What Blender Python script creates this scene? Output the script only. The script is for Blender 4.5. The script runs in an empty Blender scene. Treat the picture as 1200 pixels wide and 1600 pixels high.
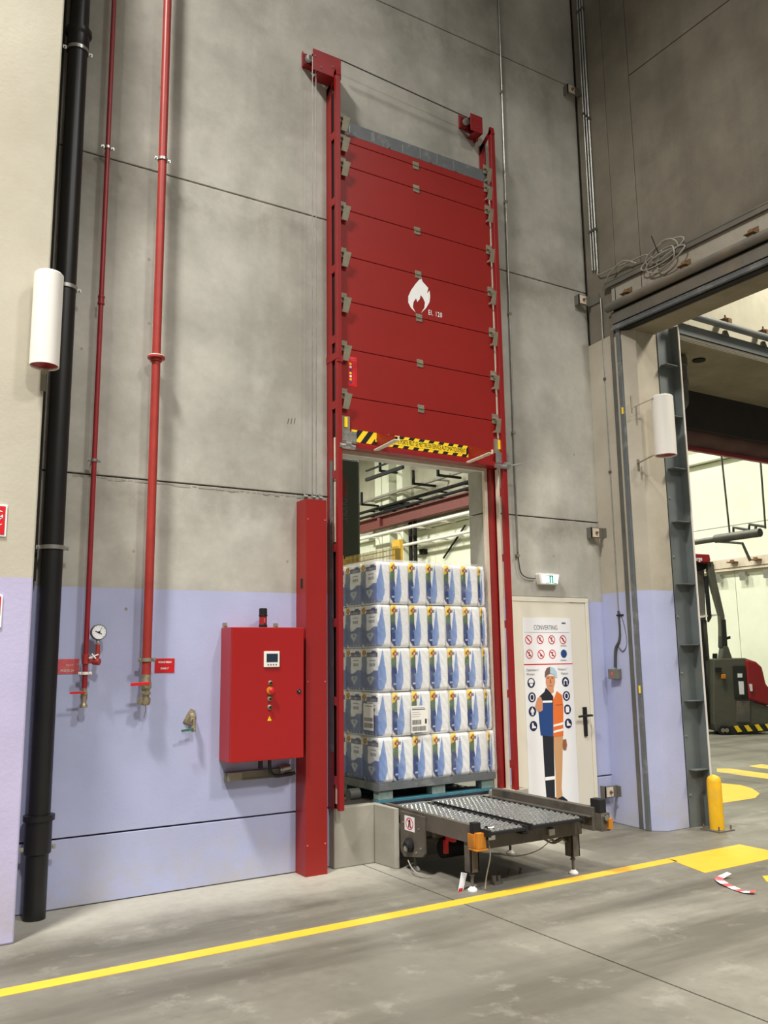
import bpy, bmesh, math, random
from mathutils import Vector, Matrix, noise
random.seed(7)
C = bpy.context.scene.collection
PI = math.pi

# ---------------------------------------------------------------- camera
FPX, YAW, PITCH, ROLL, CH = 1344.70, 0.553994, 0.166434, 0.0136081, 1.65
def _axes():
    cy, sy, cp, sp = math.cos(YAW), math.sin(YAW), math.cos(PITCH), math.sin(PITCH)
    f = Vector((sy * cp, cy * cp, sp)); r = Vector((cy, -sy, 0)); d = -r.cross(f)
    cr, sr = math.cos(ROLL), math.sin(ROLL)
    return cr * r + sr * d, -sr * r + cr * d, f
AR, AD, AF = _axes()
cam = bpy.data.cameras.new('camera'); cam.sensor_fit = 'VERTICAL'; cam.sensor_height = 32.0
cam.lens = FPX * 32.0 / 1600.0; cam.clip_end = 200
camo = bpy.data.objects.new('camera', cam); C.objects.link(camo)
M = Matrix((AR, -AD, -AF)).transposed().to_4x4(); M.translation = (0, 0, CH)
camo.matrix_world = M
bpy.context.scene.camera = camo

# ---------------------------------------------------------------- world, lamps, exposure
sc = bpy.context.scene
sc.view_settings.view_transform = 'Standard'; sc.view_settings.look = 'None'
sc.view_settings.gamma = 1.0; sc.view_settings.use_curve_mapping = False
sc.view_settings.exposure = 0.22
sc.cycles.use_denoising = True
sc.cycles.max_bounces = 7; sc.cycles.diffuse_bounces = 4; sc.cycles.transparent_max_bounces = 12
sc.cycles.sample_clamp_indirect = 6.0
w = bpy.data.worlds.new('hall_air'); sc.world = w; w.use_nodes = True
w.node_tree.nodes['Background'].inputs[0].default_value = (1.0, 0.98, 0.94, 1)
w.node_tree.nodes['Background'].inputs[1].default_value = 0.15
def lamp(name, loc, power, col=(1, .972, .92), size=1.5, rot=(0, 0, 0), spread=PI):
    l = bpy.data.lights.new(name, 'AREA'); l.shape = 'DISK'; l.size = size; l.energy = power; l.color = col; l.spread = spread
    o = bpy.data.objects.new(name, l); C.objects.link(o); o.location = loc; o.rotation_euler = rot
HB = math.radians(125)
lamp('high_bay_lamp', (-3.0, 2.5, 13.5), 1450, spread=HB)
lamp('high_bay_lamp', (0.5, -7.0, 13.5), 1500, spread=HB)
lamp('high_bay_lamp', (5.6, -4.0, 13.5), 800, spread=HB)
lamp('high_bay_lamp', (10.5, 2.4, 9.5), 700, (1, .93, .8))
GRN = (1.0, 1.0, .90)
for hx, hy in ((12.5, 10.5), (12.5, 17.0), (12.5, 24.0), (12.5, 31.0), (6.5, 13.0)):
    lamp('hall_lamp', (hx, hy, 10.2), 640, GRN, 1.0)

# ---------------------------------------------------------------- pixel (1200x1600) to a point on a real plane of the place
def ray(x, y): return (AR * ((x - 600) / FPX) + AD * ((y - 800) / FPX) + AF)
def PX(x, y, X): d = ray(x, y); return d * (X / d.x) + Vector((0, 0, CH))
def PY(x, y, Y): d = ray(x, y); return d * (Y / d.y) + Vector((0, 0, CH))
def PZ(x, y, z=0.0): d = ray(x, y); return d * ((z - CH) / d.z) + Vector((0, 0, CH))

# ---------------------------------------------------------------- materials
def lin(c):
    return tuple(((v / 255) / 12.92 if v / 255 <= .04045 else ((v / 255 + .055) / 1.055) ** 2.4) for v in c) + (1,)
class NT:
    def __init__(s, name):
        s.m = bpy.data.materials.new(name); s.m.use_nodes = True; s.t = s.m.node_tree; s.b = s.t.nodes['Principled BSDF']
    def n(s, typ, **k):
        nd = s.t.nodes.new(typ)
        for a, v in k.items():
            if a.startswith('i_'): nd.inputs[a[2:].replace('_', ' ')].default_value = v
            elif a.startswith('n') and a[1:].isdigit(): nd.inputs[int(a[1:])].default_value = v
            else: setattr(nd, a, v)
        return nd
    def l(s, a, b): s.t.links.new(a, b)
    def noise(s, scale, detail=3, rough=.55, vec=None, stretch=None):
        nd = s.n('ShaderNodeTexNoise'); nd.inputs['Scale'].default_value = scale; nd.inputs['Detail'].default_value = detail
        nd.inputs['Roughness'].default_value = rough
        v = vec if vec is not None else s.pos()
        if stretch:
            mp = s.n('ShaderNodeMapping'); mp.inputs['Scale'].default_value = stretch[:3]
            if len(stretch) > 3: mp.inputs['Rotation'].default_value = (0, 0, stretch[3])
            s.l(v, mp.inputs[0]); v = mp.outputs[0]
        s.l(v, nd.inputs['Vector']); return nd.outputs[0]
    def pos(s):
        if not hasattr(s, '_p'): s._p = s.n('ShaderNodeNewGeometry').outputs['Position']
        return s._p
    def ramp(s, f, a, b, c0=(0, 0, 0, 1), c1=(1, 1, 1, 1)):
        r = s.n('ShaderNodeMapRange'); r.inputs[1].default_value = a; r.inputs[2].default_value = b; s.l(f, r.inputs[0]); return r.outputs[0]
    def mix(s, f, a, b, mode='MIX'):
        m = s.n('ShaderNodeMix', data_type='RGBA', blend_type=mode)
        for src, i in ((f, 0), (a, 6), (b, 7)):
            if isinstance(src, (int, float)): m.inputs[i].default_value = src
            elif isinstance(src, tuple): m.inputs[i].default_value = src
            else: s.l(src, m.inputs[i])
        return m.outputs[2]
    def math(s, op, a, b):
        m = s.n('ShaderNodeMath', operation=op)
        for src, i in ((a, 0), (b, 1)):
            if isinstance(src, (int, float)): m.inputs[i].default_value = src
            else: s.l(src, m.inputs[i])
        return m.outputs[0]
    def bump(s, h, strength=.2, dist=.01):
        b = s.n('ShaderNodeBump'); b.inputs['Strength'].default_value = strength; b.inputs['Distance'].default_value = dist
        s.l(h, b.inputs['Height']); s.l(b.outputs[0], s.b.inputs['Normal'])

def paint(name, col, rough=.45, metal=0.0, var=.12, scale=6, dirt=None, spec=.5):
    t = NT(name); c = lin(col); d = tuple(v * (1 - var) for v in c[:3]) + (1,)
    u = tuple(min(1, v * (1 + var)) for v in c[:3]) + (1,)
    n = t.noise(scale, 4)
    colr = t.mix(t.ramp(n, .3, .7), d, u)
    if dirt:
        colr = t.mix(t.ramp(t.noise(scale * .6, 6, .7), .52, .72), colr, lin(dirt))
    t.l(colr, t.b.inputs['Base Color']); t.b.inputs['Roughness'].default_value = rough; t.b.inputs['Metallic'].default_value = metal
    t.b.inputs['Specular IOR Level'].default_value = spec
    t.bump(t.noise(scale * 12, 2), .04, .002)
    return t.m

def concrete(name, base, dark, light, paint_z=None, paint_col=None, stain=.5, seed=0):
    t = NT(name)
    n1 = t.noise(.8, 5, .62); n2 = t.noise(2.3, 5, .65); n3 = t.noise(22, 3, .6)
    drip = t.noise(1.1, 4, .6, stretch=(1.6, 1.6, .22))
    c = t.mix(t.ramp(n1, .33, .68), lin(dark), lin(light))
    c = t.mix(.25, c, lin(base))
    c = t.mix(t.math('MULTIPLY', t.ramp(n2, .5, .72), .45 * stain), c, lin(dark))
    c = t.mix(t.math('MULTIPLY', t.ramp(drip, .50, .76), .6 * stain), c, tuple(v * .72 for v in lin(dark)[:3]) + (1,))
    c = t.mix(t.math('MULTIPLY', t.ramp(t.noise(3.1, 3, .5), .58, .75), .3), c, lin(light))
    c = t.mix(t.math('MULTIPLY', t.ramp(n3, .35, .8), .12), c, lin(dark))
    sep = t.n('ShaderNodeSeparateXYZ'); t.l(t.pos(), sep.inputs[0])
    if name == 'wall_concrete':
        # grime that gathered along the long panel joints
        for zj in (3.0, 5.545, 8.03):
            d_ = t.math('ABSOLUTE', t.math('SUBTRACT', sep.outputs[2], zj - .12), 0)
            g_ = t.math('MULTIPLY', t.ramp(d_, .42, .0), t.ramp(t.noise(1.5, 5, .7), .40, .68))
            c = t.mix(t.math('MULTIPLY', g_, .65), c, lin((120, 114, 102)))
    if paint_z is not None:
        z = t.math('ADD', sep.outputs[2], t.math('MULTIPLY', t.noise(30, 2), .006))
        f = t.math('LESS_THAN', z, paint_z)
        pc = lin(paint_col); pd = tuple(v * .86 for v in pc[:3]) + (1,)
        pcol = t.mix(t.ramp(t.noise(1.4, 4), .35, .7), pd, pc)
        # scuffed, worn paint near the floor
        wear = t.math('MULTIPLY', t.ramp(sep.outputs[2], .55, 0.0), t.ramp(t.noise(4, 5, .7), .38, .6))
        pcol = t.mix(t.math('MULTIPLY', wear, .55), pcol, lin((176, 170, 156)))
        c = t.mix(f, c, pcol)
    t.l(c, t.b.inputs['Base Color']); t.b.inputs['Roughness'].default_value = .82
    t.b.inputs['Specular IOR Level'].default_value = .25
    t.bump(t.math('ADD', t.noise(40, 3), t.math('MULTIPLY', n2, 1.5)), .12, .01)
    return t.m

LILAC = (178, 183, 216)
mt = {}
mt['conc'] = concrete('wall_concrete', (184, 181, 171), (140, 137, 127), (208, 205, 195), 2.175, LILAC, .6)
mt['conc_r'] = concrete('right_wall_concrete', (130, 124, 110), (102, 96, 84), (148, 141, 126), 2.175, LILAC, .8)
mt['conc_c'] = concrete('column_concrete', (180, 172, 155), (160, 152, 136), (200, 192, 176), 2.26, LILAC, .25)
mt['pier'] = concrete('pier_concrete', (188, 182, 164), (176, 169, 151), (198, 192, 175), 2.175, (192, 186, 217), .2)
mt['conc_p'] = concrete('kerb_concrete', (158, 154, 142), (128, 125, 114), (176, 171, 158))
mt['conc_far'] = concrete('hall_concrete', (204, 201, 182), (178, 174, 152), (220, 218, 200))
mt['soffit'] = concrete('soffit_concrete', (150, 142, 120), (116, 108, 88), (166, 158, 136))
mt['conc_up'] = concrete('upper_hall_concrete', (184, 181, 162), (166, 163, 142), (196, 193, 174), None, None, .3)  # darker copy of the hall concrete: weak light high up, put into the colour
mt['white_wall'] = concrete('hall_white_panel', (232, 236, 214), (222, 226, 204), (240, 243, 222), None, None, .1)
mt['joint'] = paint('joint_dark', (62, 56, 48), .9)
mt['red'] = paint('door_red', (143, 27, 23), .38, var=.06, scale=1.5)
mt['redbox'] = paint('cabinet_red', (158, 20, 17), .35, var=.04, scale=2)
mt['redrail'] = paint('rail_red', (138, 24, 25), .4, var=.08)
mt['redpipe'] = paint('pipe_red', (160, 52, 44), .4, var=.12, scale=9)
mt['redpipe2'] = paint('pipe_dark_red', (146, 36, 42), .4, var=.12, scale=9)
mt['bright_red'] = paint('sign_red', (206, 26, 34), .4)
mt['faded_red'] = paint('faded_sign_red', (198, 84, 88), .6, dirt=(190, 140, 140), scale=30)
mt['maroon'] = paint('beam_maroon', (112, 56, 50), .6)
mt['black'] = paint('black_plastic', (24, 24, 23), .4, var=.2)
mt['blackm'] = paint('black_matt', (16, 15, 15), .8)
mt['galv'] = paint('galvanised_steel', (176, 176, 170), .32, .75, .15, 14)
mt['galvb'] = paint('bracket_steel', (150, 144, 124), .42, .35, .12, 14)
mt['steel'] = paint('grey_steel', (112, 109, 100), .5, .3, .12, 3, dirt=(134, 124, 104))
mt['steelb'] = paint('blue_grey_steel', (112, 119, 119), .5, .3, .12, 3, dirt=(130, 130, 122))
mt['trackback'] = paint('track_backing', (164, 158, 144), .6, .1, .12, 3, dirt=(138, 130, 114))
mt['steeld'] = paint('dark_steel', (92, 92, 86), .55, .2, .15, 4, dirt=(122, 110, 92))
mt['greystrip'] = paint('grey_seal', (104, 108, 110), .5, .3, .1, 8, dirt=(150, 150, 146))
mt['frame'] = paint('conveyor_paint', (92, 86, 77), .5, .1, .15, 7, dirt=(62, 58, 52))
mt['link'] = paint('chain_steel', (196, 198, 196), .3, .8, .2, 30)
mt['orange'] = paint('orange_plastic', (196, 124, 30), .5, dirt=(150, 96, 30))
mt['cream'] = paint('cream_metal', (214, 200, 180), .5)
mt['doorw'] = paint('door_ivory', (226, 220, 203), .5, var=.03, scale=1.2)
mt['white'] = paint('white_enamel', (232, 228, 220), .4, var=.02)
mt['paper'] = paint('white_print', (236, 236, 238), .5, var=.01)
mt['yellow'] = paint('yellow_paint', (226, 174, 50), .55, var=.06, dirt=(214, 168, 40), scale=5)
mt['yellow_w'] = paint('worn_yellow_paint', (206, 178, 70), .6, var=.1, dirt=(138, 134, 112), scale=2.2)
mt['boly'] = paint('bollard_yellow', (238, 184, 30), .5, var=.08, dirt=(196, 170, 110), scale=7)
mt['yel'] = paint('yellow_print', (250, 214, 40), .45, var=.02)
mt['brass'] = paint('dull_brass', (168, 158, 132), .4, .6, .2, 40, dirt=(110, 98, 76))
mt['chrome'] = paint('chrome', (215, 215, 210), .15, 1.0, .02)
mt['navy'] = paint('navy_print', (28, 34, 78), .5, var=.02)
mt['screen'] = paint('display_glass', (26, 40, 52), .12, var=.02)
mt['green'] = paint('green_plastic', (52, 104, 86), .5)
mt['exit'] = paint('exit_green', (0, 176, 150), .5)
mt['rust'] = paint('rusty_steel', (122, 92, 60), .8, .1, .3, 40, dirt=(86, 60, 38))
mt['cable'] = paint('grey_cable', (150, 146, 134), .6)
mt['cabled'] = paint('dark_cable', (70, 70, 66), .6)
mt['machine'] = paint('machine_green_grey', (58, 64, 54), .5, var=.04)
mt['fabric'] = paint('curtain_fabric', (112, 84, 76), .8, var=.08, scale=4)
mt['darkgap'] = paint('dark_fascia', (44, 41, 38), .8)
mt['blue_p'] = paint('pallet_blue', (54, 112, 128), .7, var=.2, scale=20, dirt=(104, 122, 118))
mt['wood_b'] = paint('pallet_worn_blue', (116, 136, 132), .75, var=.18, scale=24, dirt=(138, 130, 112))
mt['wood'] = paint('pallet_grey_wood', (128, 122, 106), .8, var=.2, scale=24)
mt['truck'] = paint('truck_grey', (84, 84, 72), .45, var=.06, dirt=(70, 70, 60))
mt['truckr'] = paint('truck_red', (140, 30, 32), .45, var=.06)
mt['truckb'] = paint('truck_black', (34, 36, 30), .5)
mt['yellowbox'] = paint('ochre_yellow', (214, 166, 54), .6)
mt['skin'] = paint('print_skin', (206, 142, 104), .6, var=.02)
mt['skind'] = paint('print_skin_line', (146, 92, 64), .6, var=.02)
mt['pblue'] = paint('print_blue', (26, 66, 124), .6, var=.02)
mt['pdark'] = paint('print_dark', (26, 30, 38), .6, var=.02)
mt['porange'] = paint('print_orange', (222, 112, 44), .6, var=.02)
mt['ptan'] = paint('print_tan', (198, 152, 106), .6, var=.02)
mt['plight'] = paint('print_light_blue', (170, 200, 214), .6, var=.02)
mt['pbrown'] = paint('print_brown', (110, 88, 76), .6, var=.02)
mt['text'] = paint('print_grey', (96, 98, 104), .6, var=.02)
mt['white_t'] = paint('print_white', (240, 240, 238), .5, var=.01)
mt['mesh_y'] = paint('fence_yellow', (196, 166, 84), .6)
def emis(name, col, s):
    t = NT(name); t.b.inputs['Base Color'].default_value = lin(col); t.b.inputs['Emission Color'].default_value = lin(col)
    t.b.inputs['Emission Strength'].default_value = s; return t.m
mt['exit_lit'] = emis('lit_exit_panel', (236, 255, 250), .75)
def floor_mat():
    t = NT('floor_concrete')
    n1 = t.noise(.42, 5, .6); n2 = t.noise(1.7, 6, .68); n3 = t.noise(14, 4, .6)
    tr = t.noise(.8, 5, .6, stretch=(.28, 1.9, 1, -.42))
    c = t.mix(t.ramp(n1, .35, .66), lin((104, 101, 90)), lin((138, 135, 123)))
    c = t.mix(t.math('MULTIPLY', t.ramp(tr, .44, .62), .85), c, lin((84, 80, 70)))
    c = t.mix(t.math('MULTIPLY', t.ramp(n2, .5, .68), .4), c, lin((82, 78, 69)))
    c = t.mix(t.math('MULTIPLY', t.ramp(t.noise(3.3, 6, .7), .57, .72), .45), c, lin((160, 156, 144)))
    c = t.mix(t.math('MULTIPLY', t.ramp(t.noise(7, 5, .8), .62, .7), .4), c, lin((68, 64, 56)))
    # dusty paler concrete in the strip nobody drives on, along the wall behind the yellow line
    sep = t.n('ShaderNodeSeparateXYZ'); t.l(t.pos(), sep.inputs[0])
    yy = t.math('ADD', sep.outputs[1], t.math('MULTIPLY', n2, .9))
    dust = t.math('MULTIPLY', t.ramp(yy, 5.9, 6.6), t.math('LESS_THAN', sep.outputs[0], 5.5))
    c = t.mix(t.math('MULTIPLY', dust, .75), c, lin((180, 176, 163)))
    c = t.mix(t.math('MULTIPLY', t.ramp(n3, .4, .8), .18), c, lin((80, 76, 67)))
    t.l(c, t.b.inputs['Base Color'])
    t.l(t.ramp(n2, .2, 1.6), t.b.inputs['Roughness']); t.b.inputs['Specular IOR Level'].default_value = .35
    r = t.n('ShaderNodeMapRange'); r.inputs[1].default_value = .2; r.inputs[2].default_value = .8; r.inputs[3].default_value = .42; r.inputs[4].default_value = .68
    t.l(n1, r.inputs[0]); t.l(r.outputs[0], t.b.inputs['Roughness'])
    t.bump(t.math('ADD', n3, n2), .08, .01)
    return t.m
mt['floor'] = floor_mat()

# ---------------------------------------------------------------- mesh helpers (world coordinates)
ORG = {}
def B(): return bmesh.new()
def faces(bm, vs, fs):
    v = [bm.verts.new(p) for p in vs]
    for f in fs:
        try: bm.faces.new([v[i] for i in f])
        except ValueError: pass
    return v
def box(bm, x0, x1, y0, y1, z0, z1):
    faces(bm, [(x, y, z) for z in (z0, z1) for y in (y0, y1) for x in (x0, x1)],
          [(0, 2, 3, 1), (4, 5, 7, 6), (0, 1, 5, 4), (2, 6, 7, 3), (0, 4, 6, 2), (1, 3, 7, 5)])
def prism(bm, pts, axis, a, b):
    # pts 2D outline; axis 'y': (x,z) extruded a..b in y ; 'z': (x,y) ; 'x': (y,z)
    def mk(p, t):
        return {'y': (p[0], t, p[1]), 'z': (p[0], p[1], t), 'x': (t, p[0], p[1])}[axis]
    n = len(pts); v0 = [bm.verts.new(mk(p, a)) for p in pts]; v1 = [bm.verts.new(mk(p, b)) for p in pts]
    bm.faces.new(v0); bm.faces.new(v1[::-1])
    for i in range(n): bm.faces.new((v0[i], v1[i], v1[(i + 1) % n], v0[(i + 1) % n]))
def frame_of(d):
    d = d.normalized(); u = Vector((0, 0, 1)) if abs(d.z) < .9 else Vector((1, 0, 0))
    a = d.cross(u).normalized(); return a, d.cross(a)
def cyl(bm, p0, p1, r, seg=16, r2=None, cap=True):
    p0, p1 = Vector(p0), Vector(p1); a, b = frame_of(p1 - p0); r2 = r if r2 is None else r2
    c = [(math.cos(2 * PI * i / seg), math.sin(2 * PI * i / seg)) for i in range(seg)]
    v0 = [bm.verts.new(p0 + (a * x + b * y) * r) for x, y in c]; v1 = [bm.verts.new(p1 + (a * x + b * y) * r2) for x, y in c]
    for i in range(seg): bm.faces.new((v0[i], v0[(i + 1) % seg], v1[(i + 1) % seg], v1[i]))
    if cap: bm.faces.new(v0[::-1]); bm.faces.new(v1)
def lathe(bm, p, prof, axis=(0, 0, 1), seg=20, caps=True):
    p = Vector(p); ax = Vector(axis).normalized(); a, b = frame_of(ax); rings = []
    for r, h in prof:
        rings.append([bm.verts.new(p + ax * h + (a * math.cos(2 * PI * i / seg) + b * math.sin(2 * PI * i / seg)) * max(r, 1e-5)) for i in range(seg)])
    for q in range(len(rings) - 1):
        for i in range(seg): bm.faces.new((rings[q][i], rings[q][(i + 1) % seg], rings[q + 1][(i + 1) % seg], rings[q + 1][i]))
    if caps: bm.faces.new(rings[0][::-1]); bm.faces.new(rings[-1])
def tube(bm, pts, r, seg=8):
    pts = [Vector(p) for p in pts]; rings = []; pa = None
    for i, p in enumerate(pts):
        d = (pts[min(i + 1, len(pts) - 1)] - pts[max(i - 1, 0)]).normalized()
        if pa is None: a, b = frame_of(d)
        else:
            a = (pa - d * pa.dot(d)).normalized(); b = d.cross(a)
        pa = a
        rings.append([bm.verts.new(p + (a * math.cos(2 * PI * k / seg) + b * math.sin(2 * PI * k / seg)) * r) for k in range(seg)])
    for q in range(len(rings) - 1):
        for k in range(seg): bm.faces.new((rings[q][k], rings[q][(k + 1) % seg], rings[q + 1][(k + 1) % seg], rings[q + 1][k]))
    bm.faces.new(rings[0][::-1]); bm.faces.new(rings[-1])
def smoothpts(pts, n=6):
    P = [Vector(p) for p in pts]; out = []
    for i in range(len(P) - 1):
        a, b, c, d = P[max(i - 1, 0)], P[i], P[i + 1], P[min(i + 2, len(P) - 1)]
        for k in range(n):
            t = k / n
            out.append(.5 * ((2 * b) + (c - a) * t + (2 * a - 5 * b + 4 * c - d) * t * t + (3 * b - a - 3 * c + d) * t ** 3))
    out.append(P[-1]); return out
def obb(bm, c, ux, uy, uz, sx, sy, sz):
    c, ux, uy, uz = Vector(c), Vector(ux).normalized(), Vector(uy).normalized(), Vector(uz).normalized()
    faces(bm, [c + ux * sx * i + uy * sy * j + uz * sz * k for k in (-.5, .5) for j in (-.5, .5) for i in (-.5, .5)],
          [(0, 2, 3, 1), (4, 5, 7, 6), (0, 1, 5, 4), (2, 6, 7, 3), (0, 4, 6, 2), (1, 3, 7, 5)])
def bar(bm, p0, p1, wd, ht, up=(0, 0, 1)):
    p0, p1 = Vector(p0), Vector(p1); d = (p1 - p0); up = Vector(up); s = d.cross(up).normalized(); u = s.cross(d).normalized()
    obb(bm, (p0 + p1) / 2, d, s, u, d.length, wd, ht)
def plate(bm, pts, axis, a, t=.002): prism(bm, pts, axis, a, a + t)
def obj(name, bm, m, parent=None, smooth=False, bevel=0):
    bmesh.ops.recalc_face_normals(bm, faces=bm.faces)
    me = bpy.data.meshes.new(name)
    org = Vector((0, 0, 0))
    if parent is not None: org = ORG[parent.name]
    else:
        xs = [v.co for v in bm.verts]
        lo = Vector([min(c[i] for c in xs) for i in range(3)]); hi = Vector([max(c[i] for c in xs) for i in range(3)])
        org = Vector(((lo.x + hi.x) / 2, (lo.y + hi.y) / 2, lo.z))
    bmesh.ops.translate(bm, verts=bm.verts, vec=-org)
    bm.to_mesh(me); bm.free()
    for mm in (m if isinstance(m, (list, tuple)) else [m]): me.materials.append(mt[mm] if isinstance(mm, str) else mm)
    if smooth:
        for p in me.polygons: p.use_smooth = True
        me.set_sharp_from_angle(angle=math.radians(38))
    o = bpy.data.objects.new(name, me); C.objects.link(o)
    if parent is not None: o.parent = parent
    else: o.location = org
    ORG[o.name] = org
    if bevel:
        md = o.modifiers.new('bevel', 'BEVEL'); md.width = bevel; md.segments = 2; md.limit_method = 'ANGLE'
    return o
def thing(name, label, cat, loc, group=None, kind=None):
    o = bpy.data.objects.new(name, None); C.objects.link(o); o.location = loc; o.empty_display_size = .1
    ORG[o.name] = Vector(loc); o['label'] = label; o['category'] = cat
    if group: o['group'] = group
    if kind: o['kind'] = kind
    return o
def tag(o, label, cat, group=None):
    o['label'] = label; o['category'] = cat
    if group: o['group'] = group
    return o
def struct(name, loc=(0, 0, 0), label=None):
    o = bpy.data.objects.new(name, None); C.objects.link(o); o.location = loc; ORG[o.name] = Vector(loc); o['kind'] = 'structure'
    if label: o['label'] = label
    return o
def sobj(name, bm, m, **k):
    o = obj(name, bm, m, **k); o['kind'] = 'structure'; return o
def txt(bm, s, h, o, xd=(1, 0, 0), yd=(0, 0, 1), align='LEFT', width=None, t=.0015, bold=0.0, sp=1.0):
    cu = bpy.data.curves.new('t', 'FONT'); cu.body = s; cu.size = 1; cu.align_x = align; cu.offset = bold; cu.space_character = sp
    ob = bpy.data.objects.new('t', cu); C.objects.link(ob); dg = bpy.context.evaluated_depsgraph_get()
    me = bpy.data.meshes.new_from_object(ob.evaluated_get(dg)); C.objects.unlink(ob); bpy.data.objects.remove(ob)
    xs = [v.co.x for v in me.vertices]; sx = h * 1.38
    kx = sx if width is None else width / max(1e-6, max(xs) - min(xs))
    xd, yd, o = Vector(xd), Vector(yd), Vector(o); nd = xd.cross(yd)
    vs = [bm.verts.new(o + xd * v.co.x * kx + yd * v.co.y * sx + nd * t) for v in me.vertices]
    for p in me.polygons:
        try: bm.faces.new([vs[i] for i in p.vertices])
        except ValueError: pass
    bpy.data.meshes.remove(me)
def dup(root, dloc, label=None, group=None, name=None):
    r = root.copy(); C.objects.link(r); r.location = Vector(root.location) + Vector(dloc)
    ORG[r.name] = Vector(r.location)
    if label: r['label'] = label
    if group: r['group'] = group
    for ch in list(root.children):
        c = ch.copy(); C.objects.link(c); c.parent = r
        for g in list(ch.children):
            d = g.copy(); C.objects.link(d); d.parent = c
    return r

W = 6.40          # front face of the back wall
OL, OR_, OT, OB = 3.47, 5.11, 3.43, 0.455     # doorway in the back wall
ZJ = [0.455, 3.0, 5.545, 8.03, 10.6]

# ================================================================ SETTING
fl = struct('floor', (0, 0, 0))
ja, jb = PZ(672, 1388), PZ(945, 1503)
JX = (ja.x + jb.x) / 2
for x0, x1, y0, y1 in ((-9, JX - .006, -8, 6.9), (JX + .006, 10, -8, 6.9),
                       (-9, 10, 6.912, 40), (10.012, 24, -8, 40)):
    b = B(); box(b, x0, x1, y0, y1, -.12, 0); obj('floor_slab', b, 'floor', fl)
b = B(); box(b, -9, 24, -8, 40, -.2, -.121); box(b, -9, 24, -8, 40, -.13, -.012); obj('joint_filler', b, 'joint', fl)

wb = struct('wall_back', (0, W, 0))
def wp(x0, x1, z0, z1, hole=None, mat='conc', par=None, y=W, th=.27):
    g = .006; b = B(); z0 += g; z1 -= g
    if hole is None: box(b, x0, x1, y, y + th, z0, z1)
    else:
        hx0, hx1, hz0, hz1 = hole
        pts = [(x0, z0)]
        if hz0 <= z0 + .02: pts += [(hx0, z0), (hx0, hz1), (hx1, hz1), (hx1, z0)]
        pts += [(x1, z0), (x1, z1)]
        if hz1 >= z1 - .02 and hz0 > z0 + .02: pts += [(hx1, z1), (hx1, hz0), (hx0, hz0), (hx0, z1)]
        pts += [(x0, z1)]
        prism(b, pts, 'y', y, y + th)
    return obj('concrete_panel', b, mat, par or wb, bevel=.004)
XR = 6.60
wp(-1.0, 5.345, 0.0, ZJ[0]); wp(6.385, XR, 0, ZJ[0])
wp(-1.0, OL, ZJ[0], ZJ[1])
b = B()
prism(b, [(OR_, ZJ[0] + .006), (5.345, ZJ[0] + .006), (5.345, 2.21), (6.385, 2.21), (6.385, ZJ[0] + .006), (XR, ZJ[0] + .006), (XR, ZJ[1] - .006), (OR_, ZJ[1] - .006)], 'y', W, W + .27)
obj('concrete_panel', b, 'conc', wb, bevel=.004)
b = B(); z0, z1 = ZJ[1] + .006, ZJ[2] - .006
prism(b, [(-1.0, z0), (OL, z0), (OL, OT), (OR_, OT), (OR_, z0), (XR, z0), (XR, z1), (-1.0, z1)], 'y', W, W + .27)
obj('concrete_panel', b, 'conc', wb, bevel=.004)
wp(-1.0, XR, ZJ[2], ZJ[3]); wp(-1.0, XR, ZJ[3], ZJ[4])
b = B()
for z in ZJ[:1]: box(b, -1, 5.34, W + .03, W + .2, z - .007, z + .007)
box(b, -1, OL - .01, W + .03, W + .2, ZJ[1] - .007, ZJ[1] + .007); box(b, OR_ + .01, XR, W + .03, W + .2, ZJ[1] - .007, ZJ[1] + .007)
for z in ZJ[2:4]: box(b, -1, XR, W + .03, W + .2, z - .007, z + .007)
obj('joint_filler', b, 'joint', wb)
# rough mortar line under the lowest long joint on the left
b = B()
for i in range(40):
    x = 1.3 + i * .05; box(b, x, x + random.uniform(.03, .06), W - random.uniform(.001, .004), W + .01, ZJ[1] - .02 - random.uniform(0, .012), ZJ[1] - .01)
for (x, z) in ((1.76, 2.45), (3.02, 2.43), (1.72, 2.02), (1.82, 4.25), (1.8, 4.78), (1.85, 6.3), (1.32, 3.95), (5.95, 2.62), (6.3, 3.7)):
    lathe(b, (x, W + .001, z), [(.012, 0), (.012, .002)], (0, -1, 0), 10)
o = obj('mortar_trace', b, 'conc_p', wb)
# narrow pencil marks
b = B()
for k in range(3): obb(b, (3.02 + k * .03, W - .001, 3.62 + .005 * k), (1, 0, .0), (0, 1, 0), (0.2, 0, 1), .005, .002, .05)
obj('pencil_mark', b, 'steeld', wb)
# doorway: steel angle round it and a doorstep block
b = B()
box(b, OL - .0, OR_, W - .012, W + .02, OT - .035, OT - .0); box(b, OR_ - .022, OR_ + .012, W - .014, W + .02, .46, OT)
box(b, OL - .02, OL + .012, W - .014, W + .02, .46, OT)
o = obj('trim_1', b, 'cream'); o['kind'] = 'structure'
kb = struct('doorstep', (4.4, 6.2, 0))
b = B(); box(b, 3.40, 3.775, 6.315, 6.398, 0, .462); obj('kerb_block', b, 'conc_p', kb, bevel=.008)
b = B(); prism(b, [(3.776, 6.398), (3.776, 6.31), (3.80, 6.05), (3.832, 6.03), (3.836, 6.398)], 'z', 0, .458); obj('kerb_block', b, 'conc_p', kb, bevel=.006)
b = B(); box(b, 3.84, 4.99, 6.335, 6.398, 0, .42); obj('kerb_block', b, 'conc_p', kb)
b = B(); box(b, 4.995, 5.33, 6.20, 6.398, 0, .462); obj('kerb_block', b, 'conc_p', kb, bevel=.008)
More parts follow.
